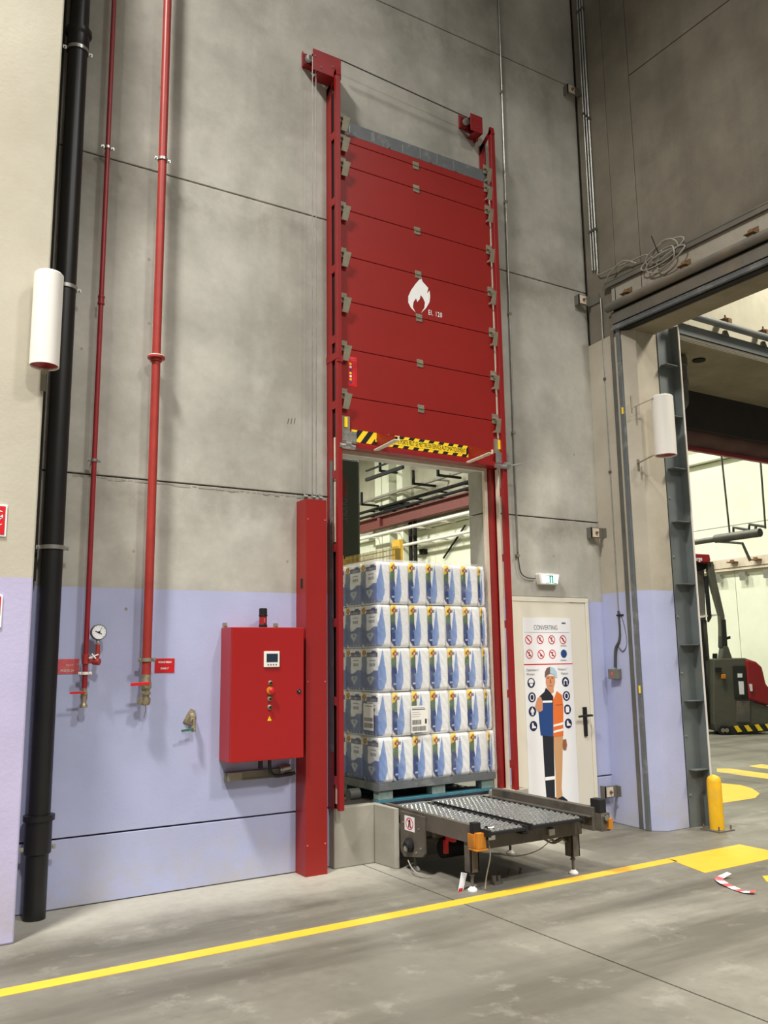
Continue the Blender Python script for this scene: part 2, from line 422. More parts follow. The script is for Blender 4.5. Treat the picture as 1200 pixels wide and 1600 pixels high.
b = B(); box(b, OL, OR_, W, W + .28, .0, .38); box(b, 3.2, 5.4, 6.7, 9.0, .0, .36); obj('threshold', b, 'steeld', kb)

# left pier
pr = struct('wall_left', (0, 5.81, 0))
b = B(); box(b, -1.0, .972, 5.81, W - .001, 0, 10.6); obj('pier', b, 'pier', pr, bevel=.012)

# right wall (faces left), with big doorway
wr = struct('wall_right', (XR, 6, 0))
YJ = 5.98   # jamb side of panel
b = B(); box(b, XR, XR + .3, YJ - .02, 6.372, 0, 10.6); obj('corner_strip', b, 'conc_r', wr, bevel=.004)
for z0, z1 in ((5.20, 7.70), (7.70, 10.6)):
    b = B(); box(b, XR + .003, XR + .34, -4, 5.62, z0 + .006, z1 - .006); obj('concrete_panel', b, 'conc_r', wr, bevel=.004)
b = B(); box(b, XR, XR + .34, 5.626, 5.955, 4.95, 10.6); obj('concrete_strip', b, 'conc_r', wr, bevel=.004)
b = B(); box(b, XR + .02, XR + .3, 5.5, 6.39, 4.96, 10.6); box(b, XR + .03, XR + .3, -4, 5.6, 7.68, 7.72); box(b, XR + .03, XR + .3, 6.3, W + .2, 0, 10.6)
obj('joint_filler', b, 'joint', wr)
# lintel beam with pale soffit
b = B(); box(b, XR + .02, XR + .33, -4, 5.96, 4.93, 5.20); obj('lintel', b, 'soffit', wr, bevel=.006)
# chamfered column at the jamb
b = B(); prism(b, [(6.56, 6.00), (6.56, 5.90), (6.655, 5.80), (6.97, 5.80), (6.97, 6.45), (6.6, 6.45)], 'z', 0, 4.94)
obj('jamb_column', b, 'conc_c', wr, bevel=.006)
# steel seal strips beside it
b = B(); box(b, 6.535, 6.60, 5.905, 5.955, 0, 4.97)
obj('seal_strip', b, 'greystrip', wr, bevel=.004)
b = B(); box(b, 6.56, 6.602, 5.955, 5.972, 0, 4.97); obj('seal_gap', b, 'blackm', wr)
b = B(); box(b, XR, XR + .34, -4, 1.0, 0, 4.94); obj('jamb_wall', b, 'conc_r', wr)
for zz, px_ in ((4.05, 0), (1.27, 0)):
    b = B(); box(b, 6.530, 6.536, 5.91, 5.93, zz, zz + .07); obj('yellow_sticker', b, 'yel', wr)

# room 2: wall over the second opening, soffit of the passage
w2 = struct('wall_middle', (9, 5.75, 0))
b = B(); box(b, 7.2, 24, 5.75, 7.05, 5.03, 10.6); obj('wall_block', b, 'conc_far', w2)
b = B(); box(b, 7.2, 24, 5.80, 7.05, 5.0, 5.03); obj('soffit', b, 'soffit', w2)
b = B(); lathe(b, (PZ(1092, 562, 5.0).x, PZ(1092, 562, 5.0).y, 4.985), [(.075, 0), (.075, .014)], (0, 0, 1), 16); obj('drill_hole', b, 'blackm', w2)
b = B(); box(b, 6.97, 7.22, 5.86, 7.05, 0, 10.6); obj('side_wall', b, 'conc_r', w2)
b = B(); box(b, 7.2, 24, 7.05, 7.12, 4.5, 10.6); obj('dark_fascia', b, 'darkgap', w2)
# hall beyond
wf = struct('wall_far', (18.5, 20, 0))
ph = [0, 3.62, 4.75, 6.45]
ys = [7.1 + 1.6 * i for i in range(19)]
for i in range(18):
    b = B(); box(b, 18.5, 18.7, ys[i] + .008, ys[i + 1] - .008, 0, ph[1] - .004); obj('wall_panel', b, 'white_wall', wf)
for z0, z1 in ((ph[1], ph[2]), (ph[2], ph[3])):
    for i in range(0, 18, 3):
        b = B(); box(b, 18.52, 18.7, ys[i] + .008, ys[i + 3] - .008, z0 + .008, z1 - .008); obj('wall_panel', b, 'white_wall', wf)
b = B(); box(b, 18.5, 18.7, 7.1, 36, 6.46, 11.5); obj('upper_wall', b, 'conc_up', wf)
b = B(); box(b, 18.56, 18.72, 7.1, 36, 0, 6.5); obj('joint_filler', b, 'steeld', wf)
b = B(); box(b, 18.3, 18.5, 7.1, 36, 6.46, 6.72); obj('ledge', b, 'white_wall', wf)
we = struct('wall_end', (8, 36, 0))
b = B(); box(b, -3, 18.7, 36, 36.3, 0, 11.5); obj('end_wall', b, 'conc_far', we)
cl = struct('ceiling', (8, 20, 11.5))
b = B(); box(b, -3, 18.7, 7.05, 36, 11.5, 11.8); obj('roof_slab', b, 'conc_far', cl)
for y in (13, 19, 25, 31):
    b = B(); box(b, -3, 18.5, y, y + .5, 10.7, 11.5); obj('roof_beam', b, 'conc_far', cl)
b = B(); box(b, -3.2, -3, 6.7, 36, 0, 11.8); o = sobj('wall_hall_left', b, 'conc_far')
b = B(); box(b, -3, 7.2, 6.68, 7.05, 8, 11.8); o = sobj('wall_hall_front', b, 'conc_far')

# door in the back wall
d1 = struct('door_1', (5.87, W, 0), 'ivory steel personnel door with black lever handle and safety poster')
b = B(); box(b, 5.35, 6.38, W - .012, W + .03, 2.16, 2.205); box(b, 5.35, 5.39, W - .012, W + .03, 0, 2.16); box(b, 6.34, 6.38, W - .012, W + .03, 0, 2.16)
obj('door_frame', b, 'doorw', d1, bevel=.003)
b = B(); box(b, 5.394, 6.336, W - .004, W + .04, .012, 2.156); obj('door_leaf', b, 'doorw', d1, bevel=.003)
hd = B(); hx, hz = 6.255, 1.0
prism(hd, [(hx - .02, hz - .15), (hx + .02, hz - .15), (hx + .024, hz + .13), (hx - .024, hz + .13)], 'y', W - .018, W - .004)
cyl(hd, (hx, W - .01, hz + .05), (hx, W - .065, hz + .05), .012, 12)
tube(hd, smoothpts([(hx + .05, W - .062, hz + .05), (hx, W - .065, hz + .052), (hx - .07, W - .062, hz + .05), (hx - .125, W - .055, hz + .045)], 4), .011, 8)
obj('door_handle', hd, 'black', d1, smooth=True)

# ================================================================ PIPES ON THE LEFT
def clampring(name, x, y, z, r, m='galv', par=None, h=.022, ear=.03):
    b = B(); lathe(b, (x, y, z), [(r + .001, -h / 2), (r + .007, -h / 2), (r + .007, h / 2), (r + .001, h / 2)], seg=18)
    box(b, x - r - ear, x - r, y - .004, y + .004, z - h / 2, z + h / 2); box(b, x + r, x + r + ear, y - .004, y + .004, z - h / 2, z + h / 2)
    for s in (-1, 1):
        cyl(b, (x + s * (r + ear * .6), y - .018, z), (x + s * (r + ear * .6), y + .018, z), .006, 8)
    cyl(b, (x, y + r, z), (x, W - .006, z), .005, 6)
    return obj(name, b, m, par, smooth=True)
# black downpipe
bx, by = PY(82, 860, 6.27).x, 6.27
dp = thing('black_downpipe', 'thick black plastic downpipe beside the left pier', 'pipe', (bx, by, 0))
b = B(); cyl(b, (bx, by, .0), (bx, by, 10.6), .072, 28); obj('pipe', b, 'black', dp, smooth=True)
b = B(); z = PY(62, 1295, by).z
lathe(b, (bx, by, z - .10), [(.074, -.06), (.086, -.05), (.086, .15), (.1, .155), (.1, .19), (.08, .195)], seg=28); obj('socket', b, 'black', dp, smooth=True)
b = B(); z = PY(122, 55, by).z
lathe(b, (bx, by, z), [(.074, -.16), (.080, -.15), (.080, -.02), (.098, 0), (.098, .03), (.074, .04)], seg=28); obj('socket', b, 'black', dp, smooth=True)
for (x, y) in ((121, 80), (105, 451), (84, 856), (60, 1325)):
    clampring('pipe_clamp', bx, by, PY(x, y, by).z, .075 if y < 1300 else .078, 'galv', dp, .028, .035)
# dark filler added behind it to keep the recess dark
b = B(); box(b, .985, 1.075, 6.33, 6.398, 2.2, 10.6); tag(obj('dark_filler', b, 'darkgap'), 'added dark filler strip between left pier and black downpipe', 'duct')
# large red pipe
r1x, r1y = 1.852, 6.29
rp = thing('red_sprinkler_pipe', 'wider red pipe ending in a brass drain valve', 'pipe', (r1x, r1y, 1.35))
zt = PY(228, 1055, r1y).z
b = B(); cyl(b, (r1x, r1y, zt), (r1x, r1y, 10.6), .033, 20); obj('pipe', b, 'redpipe', rp, smooth=True)
zf = PY(245, 560, r1y).z
b = B(); lathe(b, (r1x, r1y, zf), [(.034, -.028), (.045, -.025), (.045, -.006), (.066, -.004), (.066, .012), (.034, .014)], seg=24); obj('flange', b, 'redpipe', rp, smooth=True)
b = B(); lathe(b, (r1x, r1y, zf + .0125), [(.04, 0), (.064, 0), (.062, .006), (.04, .006)], seg=24); obj('flange_edge', b, 'cream', rp, smooth=True)
clampring('pipe_clamp', r1x, r1y, PY(255, 250, r1y).z, .034, 'galv', rp); clampring('pipe_clamp', r1x, r1y, PY(229, 1031, r1y).z, .034, 'galvb', rp, .026)
b = B(); lathe(b, (r1x, r1y, zt - .215), [(.012, 0), (.028, .004), (.036, .02), (.036, .055), (.026, .06), (.026, .075), (.037, .078), (.037, .095), (.03, .10), (.03, .115), (.04, .12), (.042, .14), (.036, .175), (.034, .215), (.032, .225)], seg=16)
cyl(b, (r1x - .01, r1y - .02, zt - .07), (r1x - .01, r1y - .055, zt - .07), .02, 10); cyl(b, (r1x - .02, r1y, zt - .185), (r1x - .055, r1y - .01, zt - .18), .022, 12)
obj('valve_body', b, 'brass', rp, smooth=True)
b = B(); bar(b, (r1x + .01, r1y - .058, zt - .055), (r1x - .125, r1y - .058, zt - .062), .008, .022); obj('valve_handle', b, 'bright_red', rp, bevel=.002)
b = B(); tube(b, smoothpts([(r1x, r1y, zt - .21), (r1x + .004, r1y, zt - .25), (r1x - .008, r1y, zt - .30)], 3), .002, 5); obj('lead_seal_wire', b, 'cabled', rp)
# small red pipe with gauge
r2x, r2y = 1.427, 6.31
sp = thing('red_test_pipe', 'thin dark red pipe with a pressure gauge and valve', 'pipe', (r2x, r2y, 1.33))
zt = PY(131, 1075, r2y).z
b = B(); cyl(b, (r2x, r2y, zt), (r2x, r2y, 10.6), .0185, 16); obj('pipe', b, 'redpipe2', sp, smooth=True)
b = B(); z = PY(161, 470, r2y).z; lathe(b, (r2x, r2y, z), [(.019, -.035), (.026, -.033), (.026, -.02), (.023, -.018), (.023, .018), (.026, .02), (.026, .033), (.019, .035)], seg=16); obj('coupling', b, 'redpipe2', sp, smooth=True)
clampring('pipe_clamp', r2x, r2y, PY(172, 232, r2y).z, .019, 'galv', sp, .02); clampring('pipe_clamp', r2x, r2y, PY(151, 720, r2y).z, .019, 'galv', sp, .02)
clampring('pipe_clamp', r2x, r2y, PY(133, 1052, r2y).z, .02, 'white', sp, .02, .026)
zc = PY(135, 1030, r2y).z
b = B(); lathe(b, (r2x, r2y, zc), [(.019, -.035), (.025, -.033), (.025, .033), (.019, .035)], seg=16)
gx = r2x + .075; gz = PY(153, 988, 6.29).z
tube(b, smoothpts([(r2x, r2y, zc - .01), (r2x + .04, r2y - .01, zc - .015), (gx - .01, r2y - .015, zc - .005), (gx, r2y - .02, zc + .03), (gx, r2y - .02, zc + .10)], 4), .016, 10)
cyl(b, (r2x + .05, r2y - .01, zc - .015), (gx + .012, r2y - .04, zc - .02), .024, 12)
obj('branch_pipe', b, 'redpipe', sp, smooth=True)
b = B(); obb(b, (r2x + .045, r2y - .04, zc + .02), (1, 0, .4), (0, 1, 0), (-.4, 0, 1), .07, .008, .008); obb(b, (r2x + .045, r2y - .045, zc + .02), (1, 0, -1.2), (0, 1, 0), (1.2, 0, 1), .045, .008, .008)
obj('tap_handle', b, 'white', sp)
b = B(); lathe(b, (gx, r2y - .02, zc + .09), [(.015, 0), (.015, .014), (.009, .018), (.013, .024), (.013, .04), (.008, .044), (.012, .05), (.012, .066), (.007, .07), (.007, gz - zc - .12)], seg=12); obj('gauge_stem', b, 'chrome', sp, smooth=True)
gg = B(); lathe(gg, (gx, r2y, gz), [(.052, 0), (.055, .01), (.055, .036), (.050, .04)], (0, -1, 0), 28); g0 = obj('gauge', gg, 'steeld', sp, smooth=True)
b = B(); lathe(b, (gx, r2y - .0405, gz), [(.048, 0), (.048, .002)], (0, -1, 0), 28); obj('dial', b, 'paper', g0)
b = B(); obb(b, (gx - .004, r2y - .044, gz - .002), (1, 0, -.45), (0, 1, 0), (.45, 0, 1), .05, .002, .006); obb(b, (gx + .012, r2y - .044, gz + .02), (.5, 0, 1), (0, 1, 0), (1, 0, -.5), .035, .002, .002)
lathe(b, (gx, r2y - .043, gz), [(.008, 0), (.008, .003)], (0, -1, 0), 10)
for k in range(11):
    a = -PI * .25 + k * PI * 1.5 / 10; c, s = math.cos(a), math.sin(a); obb(b, (gx + c * .041, r2y - .0432, gz + s * .041), (c, 0, s), (0, 1, 0), (-s, 0, c), .008, .001, .0016)
obj('needle', b, 'blackm', g0)
b = B(); lathe(b, (r2x, r2y, zt - .135), [(.016, 0), (.026, .002), (.026, .02), (.019, .03), (.019, .055), (.023, .06), (.023, .095), (.018, .1), (.018, .14)], seg=14)
cyl(b, (r2x, r2y - .01, zt - .03), (r2x, r2y - .04, zt - .03), .014, 10); obj('valve_body', b, 'brass', sp, smooth=True)
b = B(); bar(b, (r2x, r2y - .04, zt - .028), (r2x - .105, r2y - .042, zt - .03), .006, .016); obj('valve_handle', b, 'bright_red', sp, bevel=.002)
# red wall signs beside the valves
s1 = thing('valve_sign', 'small bright red sign with two white lines right of wide red pipe', 'sign', (2.02, W, 1.55))
b = B(); box(b, 1.945, 2.094, W - .004, W, 1.553, 1.658); obj('plate', b, 'bright_red', s1)
b = B(); txt(b, 'VIDANGE RESEAU', .014, (2.02, W - .0045, 1.625), align='CENTER', width=.10, bold=.02); txt(b, 'DN40 1"', .015, (2.02, W - .0045, 1.578), align='CENTER', width=.062, bold=.02); obj('lettering', b, 'white_t', s1)
s1 = thing('valve_sign', 'faded peeling red sign left of the thin red pipe', 'sign', (1.33, W, 1.56))
b = B(); box(b, 1.262, 1.404, W - .004, W, 1.56, 1.663); obj('plate', b, 'faded_red', s1)
b = B(); txt(b, 'TEST', .013, (1.34, W - .0045, 1.612), align='CENTER', width=.05); txt(b, 'POSTE 24', .016, (1.325, W - .0045, 1.575), align='CENTER', width=.09, bold=.02); obj('lettering', b, 'cream', s1)
# wall tap
tp = thing('wall_tap', 'small corroded brass tap with green lever sticking out of wall', 'tap', (2.22, W, 1.15))
b = B(); prism(b, [(2.225, 1.285), (2.262, 1.27), (2.262, 1.19), (2.22, 1.165), (2.17, 1.19), (2.195, 1.24)], 'y', W - .012, W)
cyl(b, (2.24, W, 1.235), (2.232, W - .06, 1.215), .022, 12); cyl(b, (2.232, W - .06, 1.235), (2.228, W - .07, 1.13), .016, 12)
lathe(b, (2.228, W - .07, 1.118), [(.010, 0), (.018, .003), (.018, .022), (.012, .03)], seg=12); cyl(b, (2.232, W - .055, 1.21), (2.20, W - .085, 1.205), .012, 10)
obj('valve_body', b, 'brass', tp, smooth=True)
b = B(); bar(b, (2.225, W - .088, 1.142), (2.13, W - .092, 1.132), .006, .017); obj('lever', b, 'green', tp, bevel=.002)

# ================================================================ SIGNS AND TUBE LAMP ON THE PIER
fs = thing('fire_sign', 'square red and white flame sign on pale pier above the lilac paint', 'sign', (.70, 5.8, 2.43))
b = B(); box(b, .595, .793, 5.802, 5.81, 2.425, 2.627); obj('plate', b, 'paper', fs)
b = B(); box(b, .606, .783, 5.7995, 5.802, 2.436, 2.616); obj('red_field', b, 'bright_red', fs)
b = B()
for k, zz in enumerate((2.455, 2.495, 2.54)):
    pts = [(.61 + .155 * t / 8, zz + .012 * math.sin(t * .9 + k) + t * .0045) for t in range(9)]
    up = [(p[0], p[1] + .012 * math.sin(PI * (i + .6) / 9) + .003) for i, p in enumerate(pts)]
    prism(b, pts + up[::-1], 'y', 5.7985, 5.7995)
prism(b, [(.70, 2.52), (.735, 2.515), (.77, 2.545), (.768, 2.565), (.738, 2.535), (.715, 2.55), (.71, 2.585), (.735, 2.606), (.70, 2.59), (.69, 2.55)], 'y', 5.7985, 5.7995)
obj('flame_mark', b, 'white_t', fs)
fs = thing('fire_sign', 'partly cropped red and white sign low on the lilac pier', 'sign', (.70, 5.8, 1.87))
b = B(); box(b, .60, .797, 5.802, 5.81, 1.86, 2.06); obj('plate', b, 'paper', fs)
b = B(); box(b, .61, .787, 5.7995, 5.802, 1.94, 2.05); box(b, .61, .777, 5.7995, 5.802, 1.87, 1.935); obj('red_field', b, 'bright_red', fs)

def tubelamp(px0, label, p_top, p_bot, depth, hk):
    t = PY(p_top[0], p_top[1], depth); q = PY(p_bot[0], p_bot[1], depth)
    x = (t.x + q.x) / 2; r = hk; z0, z1 = q.z, t.z
    th = thing('tube_lamp', label, 'lamp', (x, depth, z0), 'white tube lamps on brackets')
    b = B(); lathe(b, (x, depth, z0), [(r - .006, .002), (r, 0), (r, z1 - z0 - .012), (r - .012, z1 - z0), (.005, z1 - z0 + .002), (.005, z1 - z0 - .012), (r - .008, z1 - z0 - .016), (r - .006, .002)], seg=36, caps=False)
    obj('tube_shade', b, 'white', th, smooth=True)
    b = B(); lathe(b, (x, depth, z0 + .012), [(r - .009, 0), (r - .009, .005)], seg=36); obj('red_inner_lens', b, 'truckr', th, smooth=True)
    return th, x, z0, z1, r
th, x, z0, z1, r = tubelamp(0, 'white tube lamp with red inside on the left pier', (75, 427), (71, 573), 5.69, .092)
b = B(); box(b, x + .0, x + .03, 5.69, 5.808, z0 - .02, z0 - .012); box(b, x - .0, x + .035, 5.80, 5.808, z0 - .13, z0 + .02); obj('bracket', b, 'galvb', th)
b = B(); box(b, x, x + .03, 5.69, 5.808, z1 + .005, z1 + .013); obj('bracket', b, 'galv', th)
th, x, z0, z1, r = tubelamp(0, 'white tube lamp with red inside on the chamfered jamb column', (1034, 619), (1041, 712), 5.60, .105)
b = B(); bar(b, (x - .06, 5.6, z0 + .01), (x - .19, 5.6, z0 - .02), .02, .006); bar(b, (x - .19, 5.6, z0 - .02), (x - .19, 5.8, z0 - .06), .02, .006); box(b, x - .2, x - .17, 5.79, 5.80, z0 - .14, z0 - .02); obj('bracket', b, 'galvb', th); b = B()
bar(b, (x - .08, 5.6, z1 - .02), (x - .22, 5.78, z1 - .10), .014, .006); box(b, x - .235, x - .21, 5.79, 5.80, z1 - .16, z1 + .02); obj('bracket', b, 'galvb', th)

# ================================================================ CONTROL CABINET
cy0 = 6.17
pl, pr_ = PY(363, 980, cy0), PY(475, 980, cy0); zt, zb = PY(420, 980, cy0).z, PY(420, 1188, cy0).z
cx0, cx1 = pl.x, pr_.x
cb = thing('control_cabinet', 'red steel wall cabinet with small display and push buttons', 'cabinet', ((cx0 + cx1) / 2, 6.28, zb))
b = B(); box(b, cx0, cx1, cy0 + .02, W - .002, zb, zt); obj('body', b, 'redbox', cb, bevel=.004)
dr = B(); box(dr, cx0, cx1, cy0, cy0 + .018, zb, zt); dr = obj('door', dr, 'redbox', cb, bevel=.005)
def cpt(x, y): return PY(x, y, cy0)
c = cpt(424, 1030)
b = B(); box(b, c.x - .065, c.x + .065, cy0 - .012, cy0, c.z - .06, c.z + .06); d_ = obj('touch_display', b, 'white', cb, bevel=.004)
b = B(); box(b, c.x - .045, c.x + .048, cy0 - .0135, cy0 - .012, c.z - .022, c.z + .042); obj('screen', b, 'screen', d_)
b = B()
for k in range(4): box(b, c.x - .037 + k * .022, c.x - .025 + k * .022, cy0 - .0135, cy0 - .012, c.z - .046, c.z - .037)
obj('key', b, 'text', d_)
for (x, y, n) in ((422, 1067, 'black_button'), (421, 1092, 'black_button'), (421, 1105, 'key_switch')):
    c = cpt(x, y); b = B(); lathe(b, (c.x, cy0, c.z), [(.018, 0), (.018, .006), (.012, .008), (.012, .02)], (0, -1, 0), 16); q = obj(n, b, 'brass', cb, smooth=True)
    b = B(); lathe(b, (c.x, cy0 - .0195, c.z), [(.011, 0), (.010, .004)], (0, -1, 0), 12); obj('button_cap', b, 'black', q, smooth=True)
c = cpt(422, 1079); b = B(); lathe(b, (c.x, cy0, c.z), [(.030, 0), (.030, .008), (.02, .01)], (0, -1, 0), 20); q = obj('emergency_stop', b, 'orange', cb, smooth=True)
b = B(); lathe(b, (c.x, cy0 - .01, c.z), [(.012, 0), (.012, .014), (.02, .018), (.021, .028), (.014, .034)], (0, -1, 0), 18); obj('mushroom_head', b, 'bright_red', q, smooth=True)
c = cpt(421, 1123); b = B(); prism(b, [(c.x - .017, c.z - .015), (c.x + .017, c.z - .015), (c.x, c.z + .019)], 'y', cy0 - .0015, cy0); q = obj('warning_sticker', b, 'yel', cb)
b = B(); box(b, c.x - .0018, c.x + .0018, cy0 - .0022, cy0 - .0015, c.z - .004, c.z + .008); box(b, c.x - .0018, c.x + .0018, cy0 - .0022, cy0 - .0015, c.z - .010, c.z - .007); obj('exclamation_mark', b, 'blackm', q)
c = cpt(467, 1080); b = B(); lathe(b, (c.x, cy0, c.z), [(.018, 0), (.018, .006), (.015, .009)], (0, -1, 0), 18); q = obj('lock', b, 'black', cb, smooth=True)
b = B(); lathe(b, (c.x, cy0 - .009, c.z), [(.005, 0), (.005, .002)], (0, -1, 0), 10); obj('lock_core', b, 'chrome', q)
for x in (cx0 + .01, cx1 - .16):
    b = B(); box(b, x, x + .03, W - .022, W - .002, zt, zt + .04); box(b, x + .006, x + .024, W - .028, W - .02, zt + .012, zt + .03); obj('hanging_lug', b, 'galvb', cb)
bcx = PY(411, 965, 6.27).x; bz = zt
b = B(); lathe(b, (bcx, 6.27, bz), [(.033, 0), (.033, .022), (.029, .026)], seg=18); obj('beacon_base', b, 'black', cb, smooth=True); b = B(); lathe(b, (bcx, 6.27, bz + .085), [(.029, 0), (.035, .004), (.035, .012), (.032, .014), (.032, .062), (.027, .066)], seg=18); obj('beacon_housing', b, 'black', cb, smooth=True)
b = B(); lathe(b, (bcx, 6.27, bz + .024), [(.03, 0), (.03, .063)], seg=18); obj('beacon_lens', b, 'truckr', cb, smooth=True)
b = B(); lathe(b, (bcx, 6.237, bz + .036), [(.005, 0), (.005, .036)], seg=8); obj('beacon_mark', b, 'faded_red', cb)
# cable rail below
cr = thing('cable_tray', 'grey cable channel with black conduit below the red cabinet', 'cable tray', (2.8, W, .73))
b = B(); box(b, 2.50, 3.06, W - .035, W - .002, .735, .80); box(b, 2.50, 3.06, W - .04, W - .034, .735, .745); obj('channel', b, 'steel', cr)
b = B(); tube(b, smoothpts([(2.83, 6.30, zb + .01), (2.835, 6.30, zb - .08), (2.86, 6.31, .765), (2.92, 6.32, .75), (3.06, 6.33, .76)], 5), .014, 8)
lathe(b, (2.76, 6.31, zb - .07), [(.018, 0), (.018, .07)], seg=12); obj('black_conduit', b, 'black', cr, smooth=True)
b = B(); cyl(b, (2.94, 6.36, .79), (3.03, 6.36, .80), .028, 14); cyl(b, (2.955, 6.36, .79), (2.965, 6.36, .79), .034, 12); obj('cable_gland', b, 'galv', cr, smooth=True)
b = B(); box(b, 2.51, 2.62, W - .07, W - .035, .74, .80); obj('channel_end', b, 'galvb', cr)

# ================================================================ COUNTERWEIGHT HOUSING
hy = 6.22
hx0, hx1 = PY(478, 1100, hy).x, PY(511, 1100, hy).x
hz1 = PY(490, 780, hy).z
ch = thing('counterweight_housing', 'tall narrow red steel housing standing beside the fire door', 'housing', ((hx0 + hx1) / 2, 6.3, 0))
b = B(); prism(b, [(hx0, W - .002), (hx0, hy), (hx1, hy), (hx1, W - .002), (hx1 - .003, W - .002), (hx1 - .003, hy + .003), (hx0 + .003, hy + .003), (hx0 + .003, W - .002)], 'z', 0, hz1)
obj('sheet_cover', b, 'red', ch)
b = B(); box(b, hx0 + .004, hx1 - .004, hy + .006, W - .004, .0, hz1 - .08); obj('inner_weight', b, 'blackm', ch)
for (x, y) in ((481, 811), (508, 813), (479, 1322), (508, 1318), (481, 1065), (508, 1065)):
    c = PY(x, y, hy); b = B(); lathe(b, (min(max(c.x, hx0 + .015), hx1 - .015), hy, c.z), [(.007, 0), (.006, .004)], (0, -1, 0), 10); obj('rivet', b, 'faded_red', ch, smooth=True)
b = B(); box(b, hx0 - .001, hx0 + .004, hy + .06, hy + .10, PY(467, 912, hy).z - .03, PY(467, 912, hy).z + .05); obj('slot', b, 'blackm', ch)

# ================================================================ FIRE DOOR
cyf = 6.255       # front face of the curtain
fd = thing('fire_door', 'tall red sectional fire door raised above the loading hatch', 'door', (4.28, cyf, .45))
LX0, LX1 = 3.388, 3.432; RX0, RX1 = 5.172, 5.222
RT = 6.90
def rail(x0, x1, label, inner, m='redrail'):
    # side frame: back post against the wall, front post, cross ties between them
    g = B(); box(g, x0, x1, 6.20, 6.245, .455, RT); g = obj('guide_rail', g, m, fd, bevel=.003); g['label'] = label
    b = B(); box(b, x0, x0 + .012, 6.305, W - .002, .455, RT - .06); obj('back_post', b, m, g, bevel=.002)
    zz = RT - .10; k = 0
    zs = [6.28, 5.63, 4.98, 4.33]
    for z in (6.30, 5.66, 5.02, 4.37, 3.78, 3.17, 2.55, 1.93, 1.30, .68):
        b = B(); box(b, x0, x0 + .010, 6.243, 6.306, z - .035, z + .035); obj('tie_plate', b, m, g)
    b = B(); prism(b, [(6.20, RT + .04), (6.20, RT), (6.38, RT - .15), (6.38, RT - .07)], 'x', x0, x0 + .01); prism(b, [(6.195, RT - .02), (6.21, RT + .06), (6.23, RT + .06), (6.24, RT - .02)], 'x', x0, x1); obj('top_gusset', b, m, g)
    return g
gl = rail(LX0, LX1, 'left vertical red rail with rectangular slots', 1)
gr = rail(RX0, RX1, 'right vertical red rail with rectangular slots', -1)
b = B(); box(b, LX0 - .004, LX0 + .02, 6.19, 6.40, 4.18, 4.24); box(b, LX0 - .002, LX1 + .004, 6.192, 6.21, 4.15, 4.21); obj('joint_plate', b, 'redrail', gl)
# dark interior of left rail and cream heat seals
b = B(); box(b, LX0 + .018, LX0 + .03, 6.24, W - .003, 3.45, RT - .15); obj('dark_liner', b, 'blackm', gl)
b = B()
for z0, z1 in ((.5, .64), (2.6, 3.13), (3.21, 3.5)): box(b, LX0 + .014, LX0 + .018, 6.25, 6.3, z0, z1)
obj('heat_seal', b, 'cream', gl)
b = B(); box(b, LX0 + .02, LX0 + .03, 6.243, W - .003, .46, 2.6); obj('dark_liner', b, 'blackm', gl)
b = B(); box(b, LX0 - .002, LX0 + .004, 6.30, 6.345, .9, 3.30); obj('steel_strip', b, 'greystrip', gl)
# right side cover plate facing the room and its pale seal
b = B(); box(b, OR_ + .015, RX0 - .012, 6.33, W - .002, .455, 3.42); obj('side_plate', b, 'redrail', gr)
b = B(); box(b, RX0 - .012, RX0 - .002, 6.26, 6.31, .46, 3.40); box(b, RX0 - .008, RX0 - .0, 6.25, 6.28, 3.5, 6.2); obj('heat_seal', b, 'cream', gr)
# door sections
DL, DRX = LX1 + .002, RX0 - .014
ZT = [PY(527, v, cyf).z for v in (204, 217, 255, 324, 396, 467, 542, 617, 690)]
for i in range(8):
    b = B(); box(b, DL, DRX, cyf, cyf + .07, ZT[i + 1] + .0025, ZT[i] - .0025); obj('door_section', b, 'red', fd, bevel=.004)
b = B(); box(b, DL, DRX, cyf + .02, cyf + .06, ZT[8], ZT[0]); obj('section_joint', b, 'blackm', fd)
zg = PY(527, 184, cyf).z
b = B(); box(b, DL, DRX, cyf + .005, cyf + .06, ZT[0], zg); o = obj('top_seal', b, 'greystrip', fd, bevel=.002); o['label'] = 'grey top edge strip with scratches'
b = B()
for x in (.12, .36, .38, .70, .9, 1.1, 1.3): box(b, DL + x, DL + x + .008, cyf + .0035, cyf + .005, ZT[0] + .02, zg - random.uniform(0, .06))
obj('scratch', b, 'galv', fd)
for x, zz in ((.55, 0), (1.02, 0), (1.32, 0)):
    b = B(); lathe(b, (DL + x, cyf, ZT[0] + .006), [(.009, 0), (.008, .007)], (0, -1, 0), 10); obj('bolt', b, 'chrome', fd, smooth=True)
# bottom beam
b = B(); box(b, DL - .01, DRX + .02, cyf - .03, cyf + .09, ZT[8] - .042, ZT[8]); obj('bottom_beam', b, 'redrail', fd, bevel=.004)
# middle hinges
hx = PY(650, 290, cyf).x
for z in ZT[1:8]:
    b = B(); box(b, hx - .034, hx + .034, cyf - .006, cyf, z + .006, z + .034); box(b, hx - .03, hx + .034, cyf - .006, cyf, z - .036, z - .006)
    cyl(b, (hx - .03, cyf - .008, z), (hx + .03, cyf - .008, z), .008, 10)
    for sx in (-.022, .022):
        for sz in (-.024, .022): lathe(b, (hx + sx, cyf - .006, z + sz), [(.005, 0), (.004, .004)], (0, -1, 0), 8)
    obj('hinge', b, 'galvb', fd)
